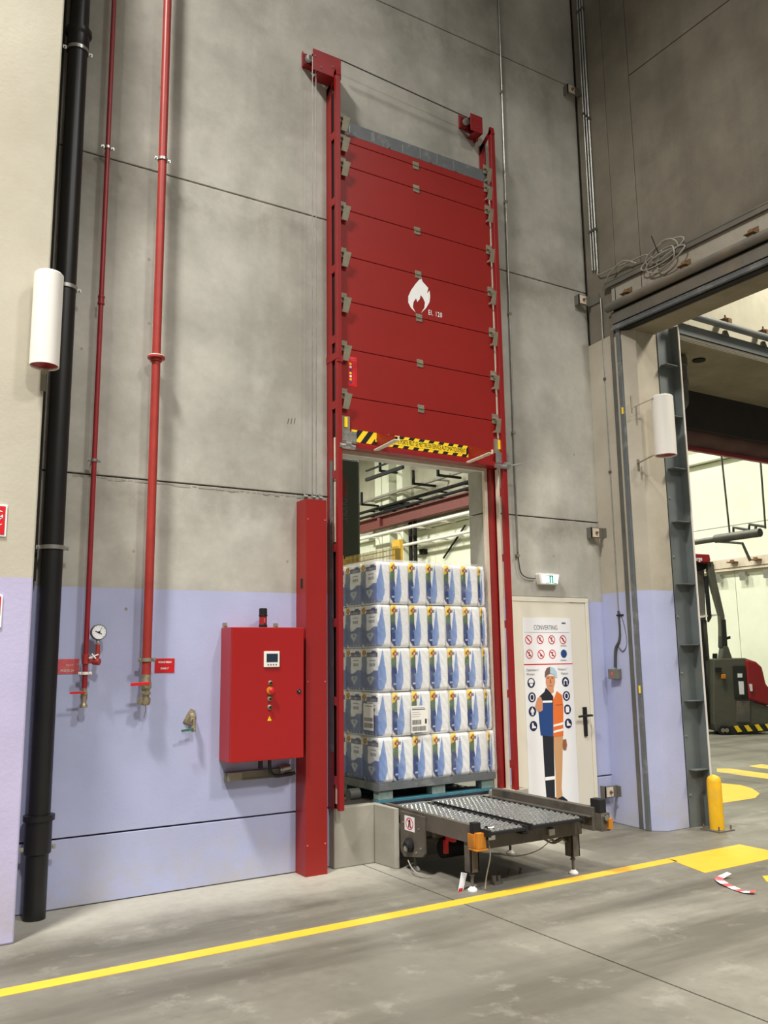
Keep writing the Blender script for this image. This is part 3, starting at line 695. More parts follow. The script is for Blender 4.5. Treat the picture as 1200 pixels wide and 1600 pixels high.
# roller brackets at both edges
def bracket(x, z, s):
    b = B()
    box(b, x - .035, x + .035, cyf - .007, cyf, z + .01, z + .055)
    box(b, x - .035, x + .02, cyf - .007, cyf, z - .04, z + .006)
    cyl(b, (x - .04, cyf - .012, z + .008), (x + .04, cyf - .012, z + .008), .01, 10)
    cyl(b, (x - .045 * s, cyf - .02, z - .01), (x - .06 * s, cyf - .02, z - .01), .012, 10)
    q = obj('roller_hinge', b, 'galvb', fd)
    b = B(); cx = x + .022
    for k, (zz, yy, xx) in enumerate(((z - .005, -.05, .012), (z - .135, -.035, -.018))): pass
    faces(b, [(cx - .028, cyf - .055, z + .0), (cx + .038, cyf - .055, z + .0), (cx + .012, cyf - .035, z - .135), (cx - .05, cyf - .035, z - .135),
              (cx - .028, cyf - .051, z + .0), (cx + .038, cyf - .051, z + .0), (cx + .012, cyf - .031, z - .135), (cx - .05, cyf - .031, z - .135)],
          [(0, 1, 2, 3), (7, 6, 5, 4), (0, 4, 5, 1), (1, 5, 6, 2), (2, 6, 7, 3), (3, 7, 4, 0)])
    box(b, cx - .028, cx - .024, cyf - .055, cyf - .002, z - .02, z); box(b, cx - .05, cx - .046, cyf - .035, cyf - .002, z - .135, z - .115)
    obj('bent_cover', b, 'galvb', q)
for z in [zg - .01] + ZT[1:8]:
    bracket(DL + .04, z + .012, 1); bracket(DRX - .02, z + .012, -1)
# flame symbol and rating
c = PY(654, 462, cyf)
fw_, fh_ = .0017, .0017
fl_out = [(657, 428), (660, 440), (669, 450), (667, 459), (671, 454), (672, 463), (671, 472), (666, 481), (658, 489), (663, 481), (664, 473), (661, 466), (657, 461), (656, 467), (652, 472), (650, 466), (646, 472), (645, 480), (649, 488), (642, 481), (638, 473), (638, 463), (642, 454), (649, 444), (655, 437)]
b = B(); pts = [PY(x, y, cyf) for x, y in fl_out]
poly = [(p.x, p.z) for p in pts]
prism(b, poly, 'y', cyf - .0015, cyf - .0003); obj('flame_symbol', b, 'white_t', fd)
c = PY(669, 493, cyf); b = B(); txt(b, 'EI. 120', .050, (c.x, cyf - .0006, PY(680, 494, cyf).z), width=.155, bold=.012, sp=1.25); obj('fire_rating', b, 'white_t', fd)
# instruction sticker
p0, p1 = PY(544, 556, cyf), PY(558, 605, cyf)
b = B(); box(b, p0.x, p1.x, cyf - .0015, cyf - .0003, p1.z, p0.z); q = obj('instruction_sticker', b, 'bright_red', fd)
cols = ['yel', 'white_t', 'pblue', 'yel', 'white_t', 'yel', 'pblue']
for k in range(7):
    b = B(); z = p0.z - .07 - k * .028; box(b, p0.x + .012, p0.x + .032, cyf - .0022, cyf - .0015, z - .009, z + .009); obj('pictogram', b, cols[k], q)
b = B()
for k in range(12): z = p0.z - .055 - k * .017; box(b, p0.x + .042, p0.x + .042 + random.uniform(.015, .03), cyf - .0022, cyf - .0015, z - .002, z + .002)
box(b, p0.x + .01, p0.x + .07, cyf - .0022, cyf - .0015, p0.z - .02, p0.z - .012); box(b, p0.x + .01, p0.x + .075, cyf - .0022, cyf - .0015, p0.z - .034, p0.z - .030)
obj('print_line', b, 'faded_red', q)
# hazard tape
hz0, hz1_ = PY(550, 690, cyf).z, PY(550, 671, cyf).z
tx0, tx1 = PY(549, 680, cyf).x, PY(752, 705, cyf).x
yt = cyf - .0006
b = B(); box(b, tx0, tx1, yt - .0006, yt, hz0, hz1_); ht = obj('hazard_tape', b, 'yel', fd)
H = hz1_ - hz0; sk = H * .75; step = (tx1 - tx0) / 13.0
b = B()
xk = tx0 - .02
i = 0
while xk < tx1 - .02:
    a0, a1 = xk, xk + step * .5
    poly = [(a0, hz0), (a1, hz0), (a1 + sk, hz1_), (a0 + sk, hz1_)]
    poly = [(min(max(px_, tx0), tx1), pz_) for px_, pz_ in poly]
    prism(b, poly, 'y', yt - .0014, yt - .0006); xk += step; i += 1
obj('black_stripe', b, 'blackm', ht)
lb0, lb1 = PY(586, 685, cyf).x, PY(728, 705, cyf).x
b = B(); box(b, lb0, lb1, yt - .0022, yt - .0014, hz0 + H * .24, hz0 + H * .76); obj('tape_label', b, 'yel', ht)
b = B(); txt(b, 'ATTENTION CETTE PORTE PEUT SE METTRE EN SERVICE AUTOMATIQUEMENT', .042, (lb0 + .01, yt - .0022, hz0 + H * .35), width=lb1 - lb0 - .02); obj('tape_lettering', b, 'blackm', ht)
# triangular gussets and slanted edge bars under the curtain
for (x, y), nm in (((590, 690), 0), ((733, 712), 1)):
    c = PY(x, y, cyf); x0 = c.x - .07; zb_ = ZT[8] - .018
    b = B(); prism(b, [(cyf - .002, zb_ + .15), (cyf - .002, zb_ - .03), (cyf - .34, zb_ - .0), (cyf - .34, zb_ + .03)], 'x', x0 + .06, x0 + .066); q = obj('gusset', b, 'redrail', fd)
    b = B(); bar(b, (x0 + .04, cyf - .02, zb_ - .02), (x0 + .04, cyf - .36, zb_ - .0), .05, .01); bar(b, (x0 + .063, cyf - .02, zb_ - .003), (x0 + .063, cyf - .36, zb_ + .018), .006, .035); obj('edge_bar', b, 'cream', q)
# bottom corner fittings
for x, s in ((DL + .06, 1), (DRX + .02, -1)):
    z = ZT[8] + .03
    b = B(); box(b, x - .075, x + .085, cyf - .04, cyf - .032, z - .04, z + .065); cyl(b, (x - .09, cyf - .05, z - .07), (x + .06, cyf - .05, z - .075), .022, 12); cyl(b, (x - .05 * s, cyf - .075, z - .06), (x + .0, cyf - .075, z - .062), .03, 12)
    for sx in (-.04, 0, .04, .07):
        for sz in (-.02, .045): lathe(b, (x + sx, cyf - .04, z + sz), [(.007, 0), (.006, .006)], (0, -1, 0), 8)
    if s < 0: cyl(b, (x + .06, cyf - .05, z - .06), (x + .2, cyf - .07, z - .03), .008, 8)
    q = obj('corner_fitting', b, 'galv', fd)
    b = B(); box(b, x - .065, x + .03, cyf - .02, cyf, z + .06, z + .20); obj('spring_bracket', b, 'galvb', q)
    b = B(); box(b, x - .028, x + .004, cyf - .028, cyf - .02, z + .10, z + .19); obj('yellow_tag', b, 'yel', q)
# cables and pulley housings
def pulley(fl, fr_, ft_, fb, bl, bt, bb, label):
    yb = 6.235
    x0, x1 = PY(fl, 90, yb).x, PY(fr_, 110, yb).x; z1, z0 = PY(fl, ft_, yb).z, PY(fl, fb, yb).z
    X0 = PY(bl, (bt + bb) / 2, W).x; Z1, Z0 = PY(bl, bt, W).z, PY(bl, bb, W).z
    t = thing('pulley_housing', label, 'pulley', ((x0 + x1) / 2, W, z0))
    b = B()
    box(b, x0, x1, yb, yb + .005, z0, z1)
    box(b, X0, x1 + .01, W - .008, W - .003, Z0, Z1)
    box(b, X0, x0 + .04, W - .07, W - .008, Z0 - .0, Z0 + .005)
    box(b, X0, X0 + .005, W - .03, W - .008, Z0, Z1)
    box(b, x0 + .02, x1, yb + .005, W - .008, z1 - .02, z1 - .015)
    box(b, x0 + .06, x1, yb + .005, W - .008, z0 + .01, z0 + .015)
    box(b, x1 - .005, x1, yb + .005, W - .008, z0, z1 - .02)
    obj('steel_case', b, 'redrail', t, bevel=.002)
    b = B(); prism(b, [(x1, z0 - .02), (x1 + .03, z0 + .0), (x1 + .03, z1 - .07), (x1, z1 - .03)], 'y', W - .05, W - .01); obj('end_lug', b, 'redrail', t)
    b = B(); cyl(b, (x0 + .0, W - .11, z1 - .06), (x0 + .0, W - .08, z1 - .06), .035, 20); obj('sheave', b, 'galv', t, smooth=True)
    for (dx, dz) in ((.02, .14), (.08, .05), (.20, .10)):
        if x0 + dx < x1 - .03:
            b = B(); lathe(b, (x0 + dx, yb, z0 + dz), [(.008, 0), (.007, .006)], (0, -1, 0), 8); obj('bolt', b, 'chrome', t, smooth=True)
    for dz in (.3, .75):
        zz_ = Z0 + (Z1 - Z0) * dz
        b = B(); cyl(b, (X0 + .05, W - .008, zz_), (X0 + .05, W - .03, zz_), .009, 8); obj('wall_bolt', b, 'chrome', t, smooth=True)
    return t
pt = pulley(489, 533, 75, 108, 471, 82, 106, 'long red pulley box at top left of the fire door')
p2 = pulley(732, 751, 175, 201, 716, 180, 201, 'short red pulley box at top right of the fire door')
a_, b_ = PY(531, 93, 6.30), PY(735, 186, 6.30)
b = B(); cyl(b, a_, b_, .006, 8); tag(obj('lifting_cable', b, 'cabled'), 'thin steel cable stretched between the two pulley boxes', 'cable')
for x in (488, 494):
    px0 = PY(x, 700, 6.27).x
    b = B(); cyl(b, (px0, 6.27, hz1 - .05), (px0, 6.27, 7.02), .0035, 6)
    tag(obj('counterweight_cable', b, 'galv'), 'thin vertical steel cable from pulley box to red housing, ' + ('left one' if x == 488 else 'right one'), 'cable')
b = B(); 
for dx in (.03, .10, .17):
    cyl(b, (hx0 + dx, 6.31, hz1 - .06), (hx0 + dx, 6.31, hz1 + .07), .009, 8); cyl(b, (hx0 + dx - .015, 6.29, hz1 + .03), (hx0 + dx + .015, 6.29, hz1 + .03), .014, 8)
obj('cable_clamp', b, 'galv', ch)

# ================================================================ CONDUIT AND EXIT SIGN
cx_ = 5.455
cd = thing('thin_conduit', 'thin steel conduit running down to the exit sign', 'conduit', (cx_, W - .02, 2.4))
b = B(); zz = PY(808, 850, W - .02).z
ps = [PY(x, y, W - .022) for x, y in ((778, -40), (782, 160), (786, 320), (796, 560), (804, 760), (809, 862), (813, 892), (822, 902), (836, 904))]
cyl(b, ps[0], ps[5], .009, 10); obj('conduit_pipe', b, 'galv', cd, smooth=True)
b = B(); tube(b, smoothpts(ps[5:], 5), .006, 8); obj('flexible_cable', b, 'cabled', cd, smooth=True)
for yy in (144, 315, 490, 676, 868):
    t = (yy + 40) / 902; p = PY(778 + 31 * t, yy, W - .022); p.x = ps[0].x + (ps[5].x - ps[0].x) * t
    b = B(); box(b, p.x - .018, p.x + .018, W - .034, W, p.z - .012, p.z + .012); obj('saddle_clip', b, 'galvb', cd)
ex = thing('exit_sign', 'lit white emergency exit light with green symbol above ivory door', 'exit sign', (5.82, W, 2.33))
x0, x1, z0, z1 = 5.69, 5.965, 2.325, 2.435
b = B(); prism(b, [(x0 + .02, z0), (x1 - .03, z0), (x1, z1 - .01), (x1 - .01, z1), (x0 + .01, z1), (x0, z1 - .01)], 'y', W - .06, W); obj('housing', b, 'white', ex, bevel=.006)
b = B(); prism(b, [(x0 + .045, z0 + .012), (x1 - .04, z0 + .012), (x1 - .02, z1 - .014), (x0 + .03, z1 - .014)], 'y', W - .063, W - .06); q = obj('lit_panel', b, 'exit_lit', ex)
b = B(); xc = 5.845
box(b, xc - .024, xc - .008, W - .065, W - .063, z0 + .014, z1 - .02); box(b, xc + .008, xc + .024, W - .065, W - .063, z0 + .014, z1 - .02); box(b, xc - .024, xc + .024, W - .065, W - .063, z1 - .03, z1 - .02)
box(b, xc - .065, xc - .03, W - .065, W - .063, z1 - .024, z1 - .019); box(b, xc - .07, xc - .03, W - .065, W - .063, z0 + .014, z0 + .019); box(b, xc + .03, xc + .07, W - .065, W - .063, z0 + .012, z0 + .017)
obj('running_man_symbol', b, 'exit', ex)

# ================================================================ CORNER BRACKETS, CONDUITS, JUNCTION BOX
def corner_bracket(z, label):
    t = thing('corner_bracket', label, 'bracket', (6.5, W, z), 'steel brackets tying the back wall to the corner')
    b = B(); box(b, 6.42, 6.60, W - .07, W - .062, z - .055, z + .055); box(b, 6.42, 6.428, W - .07, W, z - .055, z + .055); obj('angle', b, 'steel', t)
    b = B(); box(b, 6.435, 6.52, W - .078, W - .07, z - .045, z + .045); obj('washer_plate', b, 'cream', t)
    b = B(); lathe(b, (6.48, W - .078, z), [(.016, 0), (.016, .014), (.008, .016), (.008, .03)], (0, -1, 0), 6); obj('nut', b, 'rust', t)
    b = B(); box(b, 6.585, 6.598, 6.20, W - .062, z - .05, z + .05); obj('side_plate', b, 'steel', t)
    return t
for z, l in ((7.93, 'galvanised corner bracket highest up near the wall conduits'), (5.42, 'corner bracket with pale washer level with the big door track'),
             (2.88, 'steel corner bracket just above the lilac paint'), (.31, 'steel corner bracket low beside the ivory door')):
    corner_bracket(z, l)
for k, (yt0, zb0) in enumerate(((6.262, 5.75), (6.225, 5.74), (6.19, 5.70))):
    t = thing('wall_conduit', ('left', 'middle', 'right')[k] + ' one of three steel conduits high in the corner', 'conduit', (6.575, yt0, zb0), 'three steel conduits in the corner')
    b = B(); cyl(b, (6.578, yt0, zb0), (6.578, yt0, 10.6), .011, 10); obj('conduit_pipe', b, 'galv', t, smooth=True)
    for z in (7.62 - k * .05, 6.2, 8.9):
        b = B(); box(b, 6.56, 6.60, yt0 - .018, yt0 + .018, z - .012, z + .012); obj('saddle_clip', b, 'steeld', t)
t = thing('lower_conduit', 'single conduit descending the corner strip to a junction box', 'conduit', (6.57, 6.25, 1.5))
pa = [PX(x, y, 6.578) for x, y in ((938, 455), (941, 560), (950, 800), (962, 955))]
b = B(); cyl(b, (6.578, 6.17, 5.40), (6.578, 6.17, PX(962, 955, 6.578).z), .010, 10); obj('conduit_pipe', b, 'galv', t, smooth=True)
zc = PX(962, 955, 6.578).z
b = B(); tube(b, smoothpts([(6.575, 6.17, zc), (6.575, 6.165, zc - .2), (6.57, 6.18, zc - .30), (6.565, 6.23, zc - .38), (6.565, 6.25, PX(955, 1043, 6.56).z)], 5), .014, 8)
tube(b, smoothpts([(6.575, 6.15, zc - .02), (6.57, 6.10, zc - .15), (6.57, 6.08, zc - .32), (6.565, 6.13, zc - .40), (6.565, 6.19, zc - .36)], 5), .005, 6)
obj('flexible_cable', b, 'cabled', t, smooth=True)
b = B(); box(b, 6.56, 6.6, 6.10, 6.19, zc - .05, zc - .035); obj('hook', b, 'blackm', t)
for z in (4.5, 3.5): b = B(); box(b, 6.56, 6.60, 6.155, 6.185, z - .012, z + .012); obj('saddle_clip', b, 'steeld', t)
jb_ = thing('junction_box', 'small grey junction box with red mark on lilac corner strip', 'junction box', (6.56, 6.24, 1.3))
z = PX(955, 1053, 6.56).z
b = B(); box(b, 6.52, 6.60, 6.18, 6.31, z - .05, z + .05); obj('case', b, 'steel', jb_, bevel=.006)
b = B(); box(b, 6.518, 6.52, 6.24, 6.27, z - .01, z + .02); obj('red_mark', b, 'faded_red', jb_)

# ================================================================ SLIDING DOOR TRACK over the big opening
def track(along, a, b2, off, zc, label, nbr, s):
    pass
tr = thing('sliding_door_track', 'long grey pipe track with rusty hangers above right opening', 'door track', (6.5, 4, 5.2))
YE = 6.03
b = B(); box(b, XR - .025, XR, -1, YE - .02, 5.20, 5.46); obj('backing_plate', b, 'trackback', tr)
b = B(); cyl(b, (XR - .09, -1, 5.215), (XR - .09, YE, 5.215), .045, 18); obj('pipe_rail', b, 'steel', tr, smooth=True)
b = B(); box(b, XR - .05, XR - .025, -1, YE + .08, 5.49, 5.505); box(b, XR - .055, XR - .05, -1, YE + .08, 5.46, 5.505); cyl(b, (XR - .04, -1, 5.52), (XR - .04, YE + .05, 5.52), .014, 8); obj('cable_ledge', b, 'steel', tr)
b = B(); box(b, XR - .07, XR - .0, -1, YE - .04, 5.03, 5.15); obj('lower_plate', b, 'steel', tr, bevel=.003)
b = B(); box(b, XR - .10, XR - .0, -1, YE - .05, 4.955, 4.985); box(b, XR - .075, XR - .0, -1, YE - .05, 5.0, 5.012); obj('seal_channel', b, 'greystrip', tr)
b = B(); box(b, XR - .06, XR + .02, -1, YE - .045, 4.94, 5.03); box(b, XR - .03, XR + .01, -1, YE - .04, 5.15, 5.2); obj('dark_slot', b, 'blackm', tr)
for yy in (5.78, 5.05, 4.32, 3.59, 2.86):
    b = B(); box(b, XR - .11, XR - .02, yy - .05, yy + .05, 5.29, 5.297); box(b, XR - .03, XR - .024, yy - .05, yy + .06, 5.29, 5.36)
    lathe(b, (XR - .075, yy, 5.297), [(.025, 0), (.025, .018), (.012, .02), (.012, .04)], (0, 0, 1), 6); obb(b, (XR - .09, yy, 5.262), (1, 0, -.4), (0, 1, 0), (.4, 0, 1), .008, .06, .09)
    obj('rusty_hanger', b, 'rust', tr)
b = B(); box(b, XR - .027, XR - .024, 5.60, 5.606, 5.2, 5.46); box(b, XR - .03, XR - .026, 5.955, 5.96, 5.17, 5.45); obj('plate_seam', b, 'blackm', tr)
# post of the track frame
b = B(); box(b, XR - .045, XR - .0, 6.0, 6.05, 0.0, 5.15); o = sobj('trim_2', b, 'steeld', bevel=.003)
# coil of grey cable on the ledge
cc = thing('cable_coil', 'loose coil of grey cable lying over the door track', 'cable', (6.5, 5.3, 5.45))
b = B(); pts = []
for i in range(90):
    a = i / 90 * 2 * PI * 4.2
    rr = .17 + .05 * math.sin(i * .33)
    pts.append((XR - .06 - .02 * math.sin(a * 1.7) - .0003 * i, 5.28 + math.cos(a) * rr * (1.15 + .3 * math.sin(i * .2)) - .0008 * i, 5.50 + math.sin(a) * rr * .5 - math.cos(a) * rr * .15 + .04 * math.sin(i * .07)))
tube(b, pts, .008, 6); obj('coil', b, 'cable', cc, smooth=True)
b = B(); tube(b, smoothpts([(6.575, 6.19, 5.72), (6.565, 6.16, 5.66), (6.55, 5.95, 5.64), (6.55, 5.7, 5.62), (6.54, 5.5, 5.60), (6.54, 5.4, 5.52)], 6), .008, 6)
tube(b, smoothpts([(6.55, 6.07, 5.53), (6.54, 5.98, 5.60), (6.54, 5.8, 5.66), (6.54, 5.62, 5.56)], 6), .008, 6); obj('loose_end', b, 'cable', cc, smooth=True)
b = B(); cyl(b, (6.52, 5.33, 5.55), (6.50, 5.38, 5.74), .006, 6); obj('cable_tie', b, 'blackm', cc)

# second opening: steel jamb channel with ribs, header, pipe track, brackets
st = thing('jamb_channel', 'grey steel jamb channel with welded ribs behind the bollard', 'channel', (7.08, 5.78, 0))
CT = 5.04
b = B(); box(b, 6.975, 7.195, 5.792, 5.80, 0, CT); obj('web', b, 'steelb', st)
b = B(); box(b, 7.190, 7.2, 5.70, 5.80, 0, CT); obj('flange', b, 'steelb', st)
b = B(); box(b, 7.187, 7.203, 5.69, 5.70, 0, CT); obj('edge_strip', b, 'white', st)
b = B(); box(b, 7.215, 7.222, 5.74, 5.80, 0, CT); obj('edge_strip', b, 'white', st)
b = B(); box(b, 7.2, 7.214, 5.72, 5.79, 0, CT); obj('dark_gap', b, 'blackm', st)
for z in (.53, 1.18, 1.72, 2.32, 2.95, 3.5, 4.05, 4.6):
    b = B(); box(b, 7.0, 7.19, 5.71, 5.792, z, z + .008); obj('rib', b, 'steelb', st)
for z in (.3, .85, 1.45, 2.0, 2.6, 3.2, 3.8):
    b = B(); lathe(b, (7.0, 5.792, z), [(.012, 0), (.011, .008)], (0, -1, 0), 8); obj('bolt', b, 'galv', st)
h2 = thing('rear_door_track', 'second pipe track with rusty hangers in the room behind', 'door track', (9, 5.7, 5.0))
b = B(); box(b, 7.2, 16, 5.70, 5.748, 5.0, 5.05); box(b, 7.2, 16, 5.69, 5.70, 4.97, 5.09); obj('header_angle', b, 'steelb', h2)
b = B(); box(b, 7.22, 16, 5.72, 5.735, 4.95, 4.97); box(b, 7.22, 16, 5.76, 5.775, 4.955, 4.99); box(b, 7.22, 16, 5.80, 5.81, 4.96, 5.0); obj('seal_strip', b, 'white', h2)
b = B(); box(b, 7.2, 16, 5.705, 5.80, 4.972, 4.998); obj('dark_slot', b, 'blackm', h2)
zp = PY(1145, 512, 5.62).z
b = B(); cyl(b, (7.2, 5.62, zp), (16, 5.62, zp), .04, 16); obj('pipe_rail', b, 'steelb', h2, smooth=True)
for x in (7.95, 8.62, 9.29, 9.96):
    b = B(); box(b, x - .05, x + .05, 5.63, 5.745, zp + .09, zp + .097); lathe(b, (x, 5.66, zp + .097), [(.022, 0), (.022, .016), (.01, .018), (.01, .05)], seg=6); box(b, x - .03, x + .03, 5.60, 5.64, zp + .02, zp + .09)
    obj('rusty_hanger', b, 'rust', h2)
    b = B(); prism(b, [(x - .05, 5.07), (x + .05, 5.07), (x + .02, zp - .03), (x - .02, zp - .03)], 'y', 5.66, 5.69); obj('support_foot', b, 'steel', h2)
# dark elbow pipe in the passage
b = B(); q_ = PZ(1063, 556, 4.99); xx, yy = q_.x, q_.y
cyl(b, (xx, yy, 4.99), (xx, yy, 4.62), .06, 16); lathe(b, (xx, yy, 4.62), [(.06, 0), (.07, .01), (.07, .08), (.06, .09)], seg=16); lathe(b, (xx, yy, 4.86), [(.06, 0), (.072, .01), (.072, .10), (.06, .11)], seg=16); tube(b, smoothpts([(xx, yy, 4.62), (xx, yy, 4.50), (xx - .02, yy, 4.42), (xx - .09, yy + .02, 4.34)], 4), .06, 14)
tag(obj('elbow_pipe', b, 'steeld', smooth=True), 'dark grey pipe elbow hanging from the passage soffit', 'pipe')
# rolled curtain pelmet
rc = thing('strip_curtain_pelmet', 'brown fabric cover with red edges over the far opening', 'curtain', (9, 7.2, 4.2))
za, zb2 = PY(1130, 668, 7.22).z, PY(1130, 710, 7.22).z
b = B(); n = 60
for i in range(n):
    for j in range(8): pass
grid = [[bm_v for bm_v in ()]]
vs = []
for j in range(9):
    row = []
    for i in range(n + 1):
        x = 7.24 + i * (12 - 7.24) / n; t = j / 8
        row.append(b.verts.new((x, 7.22 - .06 * math.sin(PI * t) + .02 * math.sin(x * 9 + t * 4) * t, za + (zb2 - za) * t)))
    vs.append(row)
for j in range(8):
    for i in range(n): b.faces.new((vs[j][i], vs[j][i + 1], vs[j + 1][i + 1], vs[j + 1][i]))
o = obj('fabric', b, 'fabric', rc, smooth=True)
b = B(); box(b, 7.24, 12, 7.14, 7.20, za - .03, za + .07); box(b, 7.24, 12, 7.17, 7.23, zb2 - .03, zb2 + .015); obj('red_edge', b, 'truckr', rc)
b = B(); cyl(b, (7.24, 7.18, za - .17), (12, 7.18, za - .17), .006, 6); obj('hem_line', b, 'blackm', rc)
# side guide of the far opening
b = B(); box(b, 7.22, 7.27, 7.06, 7.12, 0, 4.5); sobj('trim_3', b, 'white')

# ================================================================ BOLLARD AND FLOOR MARKINGS
bc = PZ(1121, 1297)
bo = thing('bollard', 'yellow round safety bollard bolted to the floor', 'bollard', (bc.x, bc.y, 0))
bh = None
for z in [i * .005 for i in range(60, 200)]:
    pass
b = B(); bh = PY(1112, 1213, bc.y).z
lathe(b, (bc.x, bc.y, .012), [(.066, 0), (.066, bh - .06), (.060, bh - .03), (.044, bh - .012), (.012, bh)], seg=28); obj('post', b, 'boly', bo, smooth=True)
b = B(); box(b, bc.x - .11, bc.x + .11, bc.y - .11, bc.y + .11, 0, .012); obj('base_plate', b, 'steel', bo)
for sx in (-.085, .085):
    for sy in (-.085, .085):
        b = B(); cyl(b, (bc.x + sx, bc.y + sy, .012), (bc.x + sx, bc.y + sy, .05), .008, 8); obj('anchor_bolt', b, 'rust', bo)
b = B(); box(b, -6, 5.80, 4.965, 5.075, 0, .002); tag(obj('floor_line', b, 'yellow'), 'long narrow yellow line painted across the floor', 'floor marking')
b = B(); prism(b, [(5.80, 5.075), (5.66, 4.60), (6.72, 4.60), (6.72, 5.075)], 'z', 0, .002); tag(obj('floor_block', b, 'yellow'), 'wide yellow block at the right end of the floor line', 'floor marking')
c = PZ(1198, 1378); b = B(); prism(b, [(c.x, c.y), (c.x + .4, c.y - .12), (c.x + .45, c.y + .02), (c.x + .12, c.y + .12)], 'z', 0, .002); tag(obj('floor_patch', b, 'yellow'), 'small yellow corner at right edge below the tape', 'floor marking')
pts = [PZ(*p) for p in ((1100, 1262), (1122, 1256), (1180, 1247), (1187, 1240), (1175, 1232), (1158, 1227), (1128, 1224), (1100, 1226))]
b = B(); prism(b, [(p.x, p.y) for p in pts], 'z', 0, .002); tag(obj('floor_patch', b, 'yellow'), 'broad yellow floor area just behind the bollard', 'floor marking')
for a, lab in ((((1120, 1201), (1140, 1201), (1215, 1211), (1215, 1219), (1160, 1212), (1120, 1206)), 'worn yellow stripe in the room beyond, nearer one'),
               (((1170, 1197), (1190, 1194), (1230, 1199), (1230, 1204), (1185, 1200)), 'worn yellow stripe in the room beyond, farther one')):
    pts = [PZ(*p) for p in a]; b = B(); prism(b, [(p.x, p.y) for p in pts], 'z', 0, .002); tag(obj('floor_stripe', b, 'yellow_w'), lab, 'floor marking')
# loose red and white tape
path = [PZ(x, y) for x, y in ((1140, 1372), (1124, 1374), (1130, 1382), (1142, 1387), (1155, 1392), (1168, 1396), (1181, 1397))]
hz_ = [.035, .004, .012, .006, .004, .008, .02]
tpp = thing('barrier_tape', 'scrap of red and white barrier tape lying on the floor', 'tape', (path[3].x, path[3].y, 0))
sp_ = smoothpts([Vector((p.x, p.y, h + .002)) for p, h in zip(path, hz_)], 4)
for s0 in range(0, len(sp_) - 2, 3):
    b = B(); seg = sp_[s0:s0 + 4]
    L_, R_ = [], []
    for i, p in enumerate(seg):
        k = s0 + i; d = (sp_[min(k + 1, len(sp_) - 1)] - sp_[max(k - 1, 0)]).normalized(); n_ = Vector((-d.y, d.x, .0)).normalized()
        L_.append(b.verts.new(p + n_ * .03)); R_.append(b.verts.new(p - n_ * .03))
    for i in range(len(seg) - 1): b.faces.new((L_[i], L_[i + 1], R_[i + 1], R_[i]))
    obj('tape_piece', b, 'faded_red' if (s0 // 3) % 2 else 'paper', tpp)

# ================================================================ POSTER ON THE DOOR
px0, px1, pz0, pz1 = 5.50, 6.125, .17, 2.0
PY_ = W - .004
po = thing('safety_poster', 'tall white safety poster showing a worker with raised hand', 'poster', ((px0 + px1) / 2, PY_, pz0))
b = B(); box(b, px0, px1, PY_ - .003, PY_, pz0, pz1); obj('sheet', b, 'paper', po)
# map crop (700x1600 zoom, 5x, origin 800,950) pixel -> poster plane
def pp(u, v): return PY(800 + u / 5.0, 950 + v / 5.0, PY_)
def shape(name, pts, m, lay=1, raw=False):
    q = [(p.x, p.z) for p in (pts if raw else [pp(*a) for a in pts])]
    b = B(); prism(b, q, 'y', PY_ - .003 - .0006 * (lay + 1), PY_ - .003 - .0006 * lay + .0004); return obj(name, b, m, po)
def disc(name, u, v, r, m, lay=1, inner=None):
    c = pp(u, v); b = B(); n = 28; y0 = PY_ - .003 - .0006 * (lay + 1); y1 = PY_ - .0026 - .0006 * lay
    o_ = [(c.x + r * math.cos(2 * PI * i / n), c.z + r * math.sin(2 * PI * i / n)) for i in range(n)]
    if inner is None: prism(b, o_, 'y', y0, y1)
    else:
        i_ = [(c.x + inner * math.cos(2 * PI * i / n), c.z + inner * math.sin(2 * PI * i / n)) for i in range(n)]
        for i in range(n):
            j = (i + 1) % n; b.faces.new([b.verts.new((p[0], y0, p[1])) for p in (o_[i], o_[j], i_[j], i_[i])])
    return obj(name, b, m, po), c
b = B(); box(b, px0 + .02, px1 - .02, PY_ - .0038, PY_ - .003, pp(260, 191).z - .001, pp(260, 191).z + .001); obj('thin_rule', b, 'text', po)
b = B(); zr = pp(275, 439).z; box(b, px0, px1, PY_ - .0038, PY_ - .003, zr - .005, zr + .005); obj('red_rule', b, 'bright_red', po)
b = B(); txt(b, 'CONVERTING', .047, (pp(168, 170).x, PY_ - .003, pp(168, 170).z), width=pp(350, 165).x - pp(168, 165).x); obj('title', b, 'text', po)
b = B(); box(b, pp(386, 118).x, pp(416, 118).x, PY_ - .0038, PY_ - .003, pp(400, 125).z, pp(400, 113).z); obj('small_logo', b, 'text', po)
b = B(); txt(b, 'Opérateurs /', .026, (pp(110, 495).x, PY_ - .003, pp(110, 495).z), width=.155); txt(b, 'Workers', .026, (pp(112, 528).x, PY_ - .003, pp(112, 528).z), width=.10)
txt(b, 'Visiteurs /', .026, (pp(356, 488).x, PY_ - .003, pp(356, 488).z), width=.12); txt(b, 'Visitors', .026, (pp(380, 521).x, PY_ - .003, pp(380, 521).z), width=.095); obj('captions', b, 'text', po)
pict = [(128, 248), (218, 246), (308, 248), (396, 248), (134, 360), (225, 362), (314, 360)]
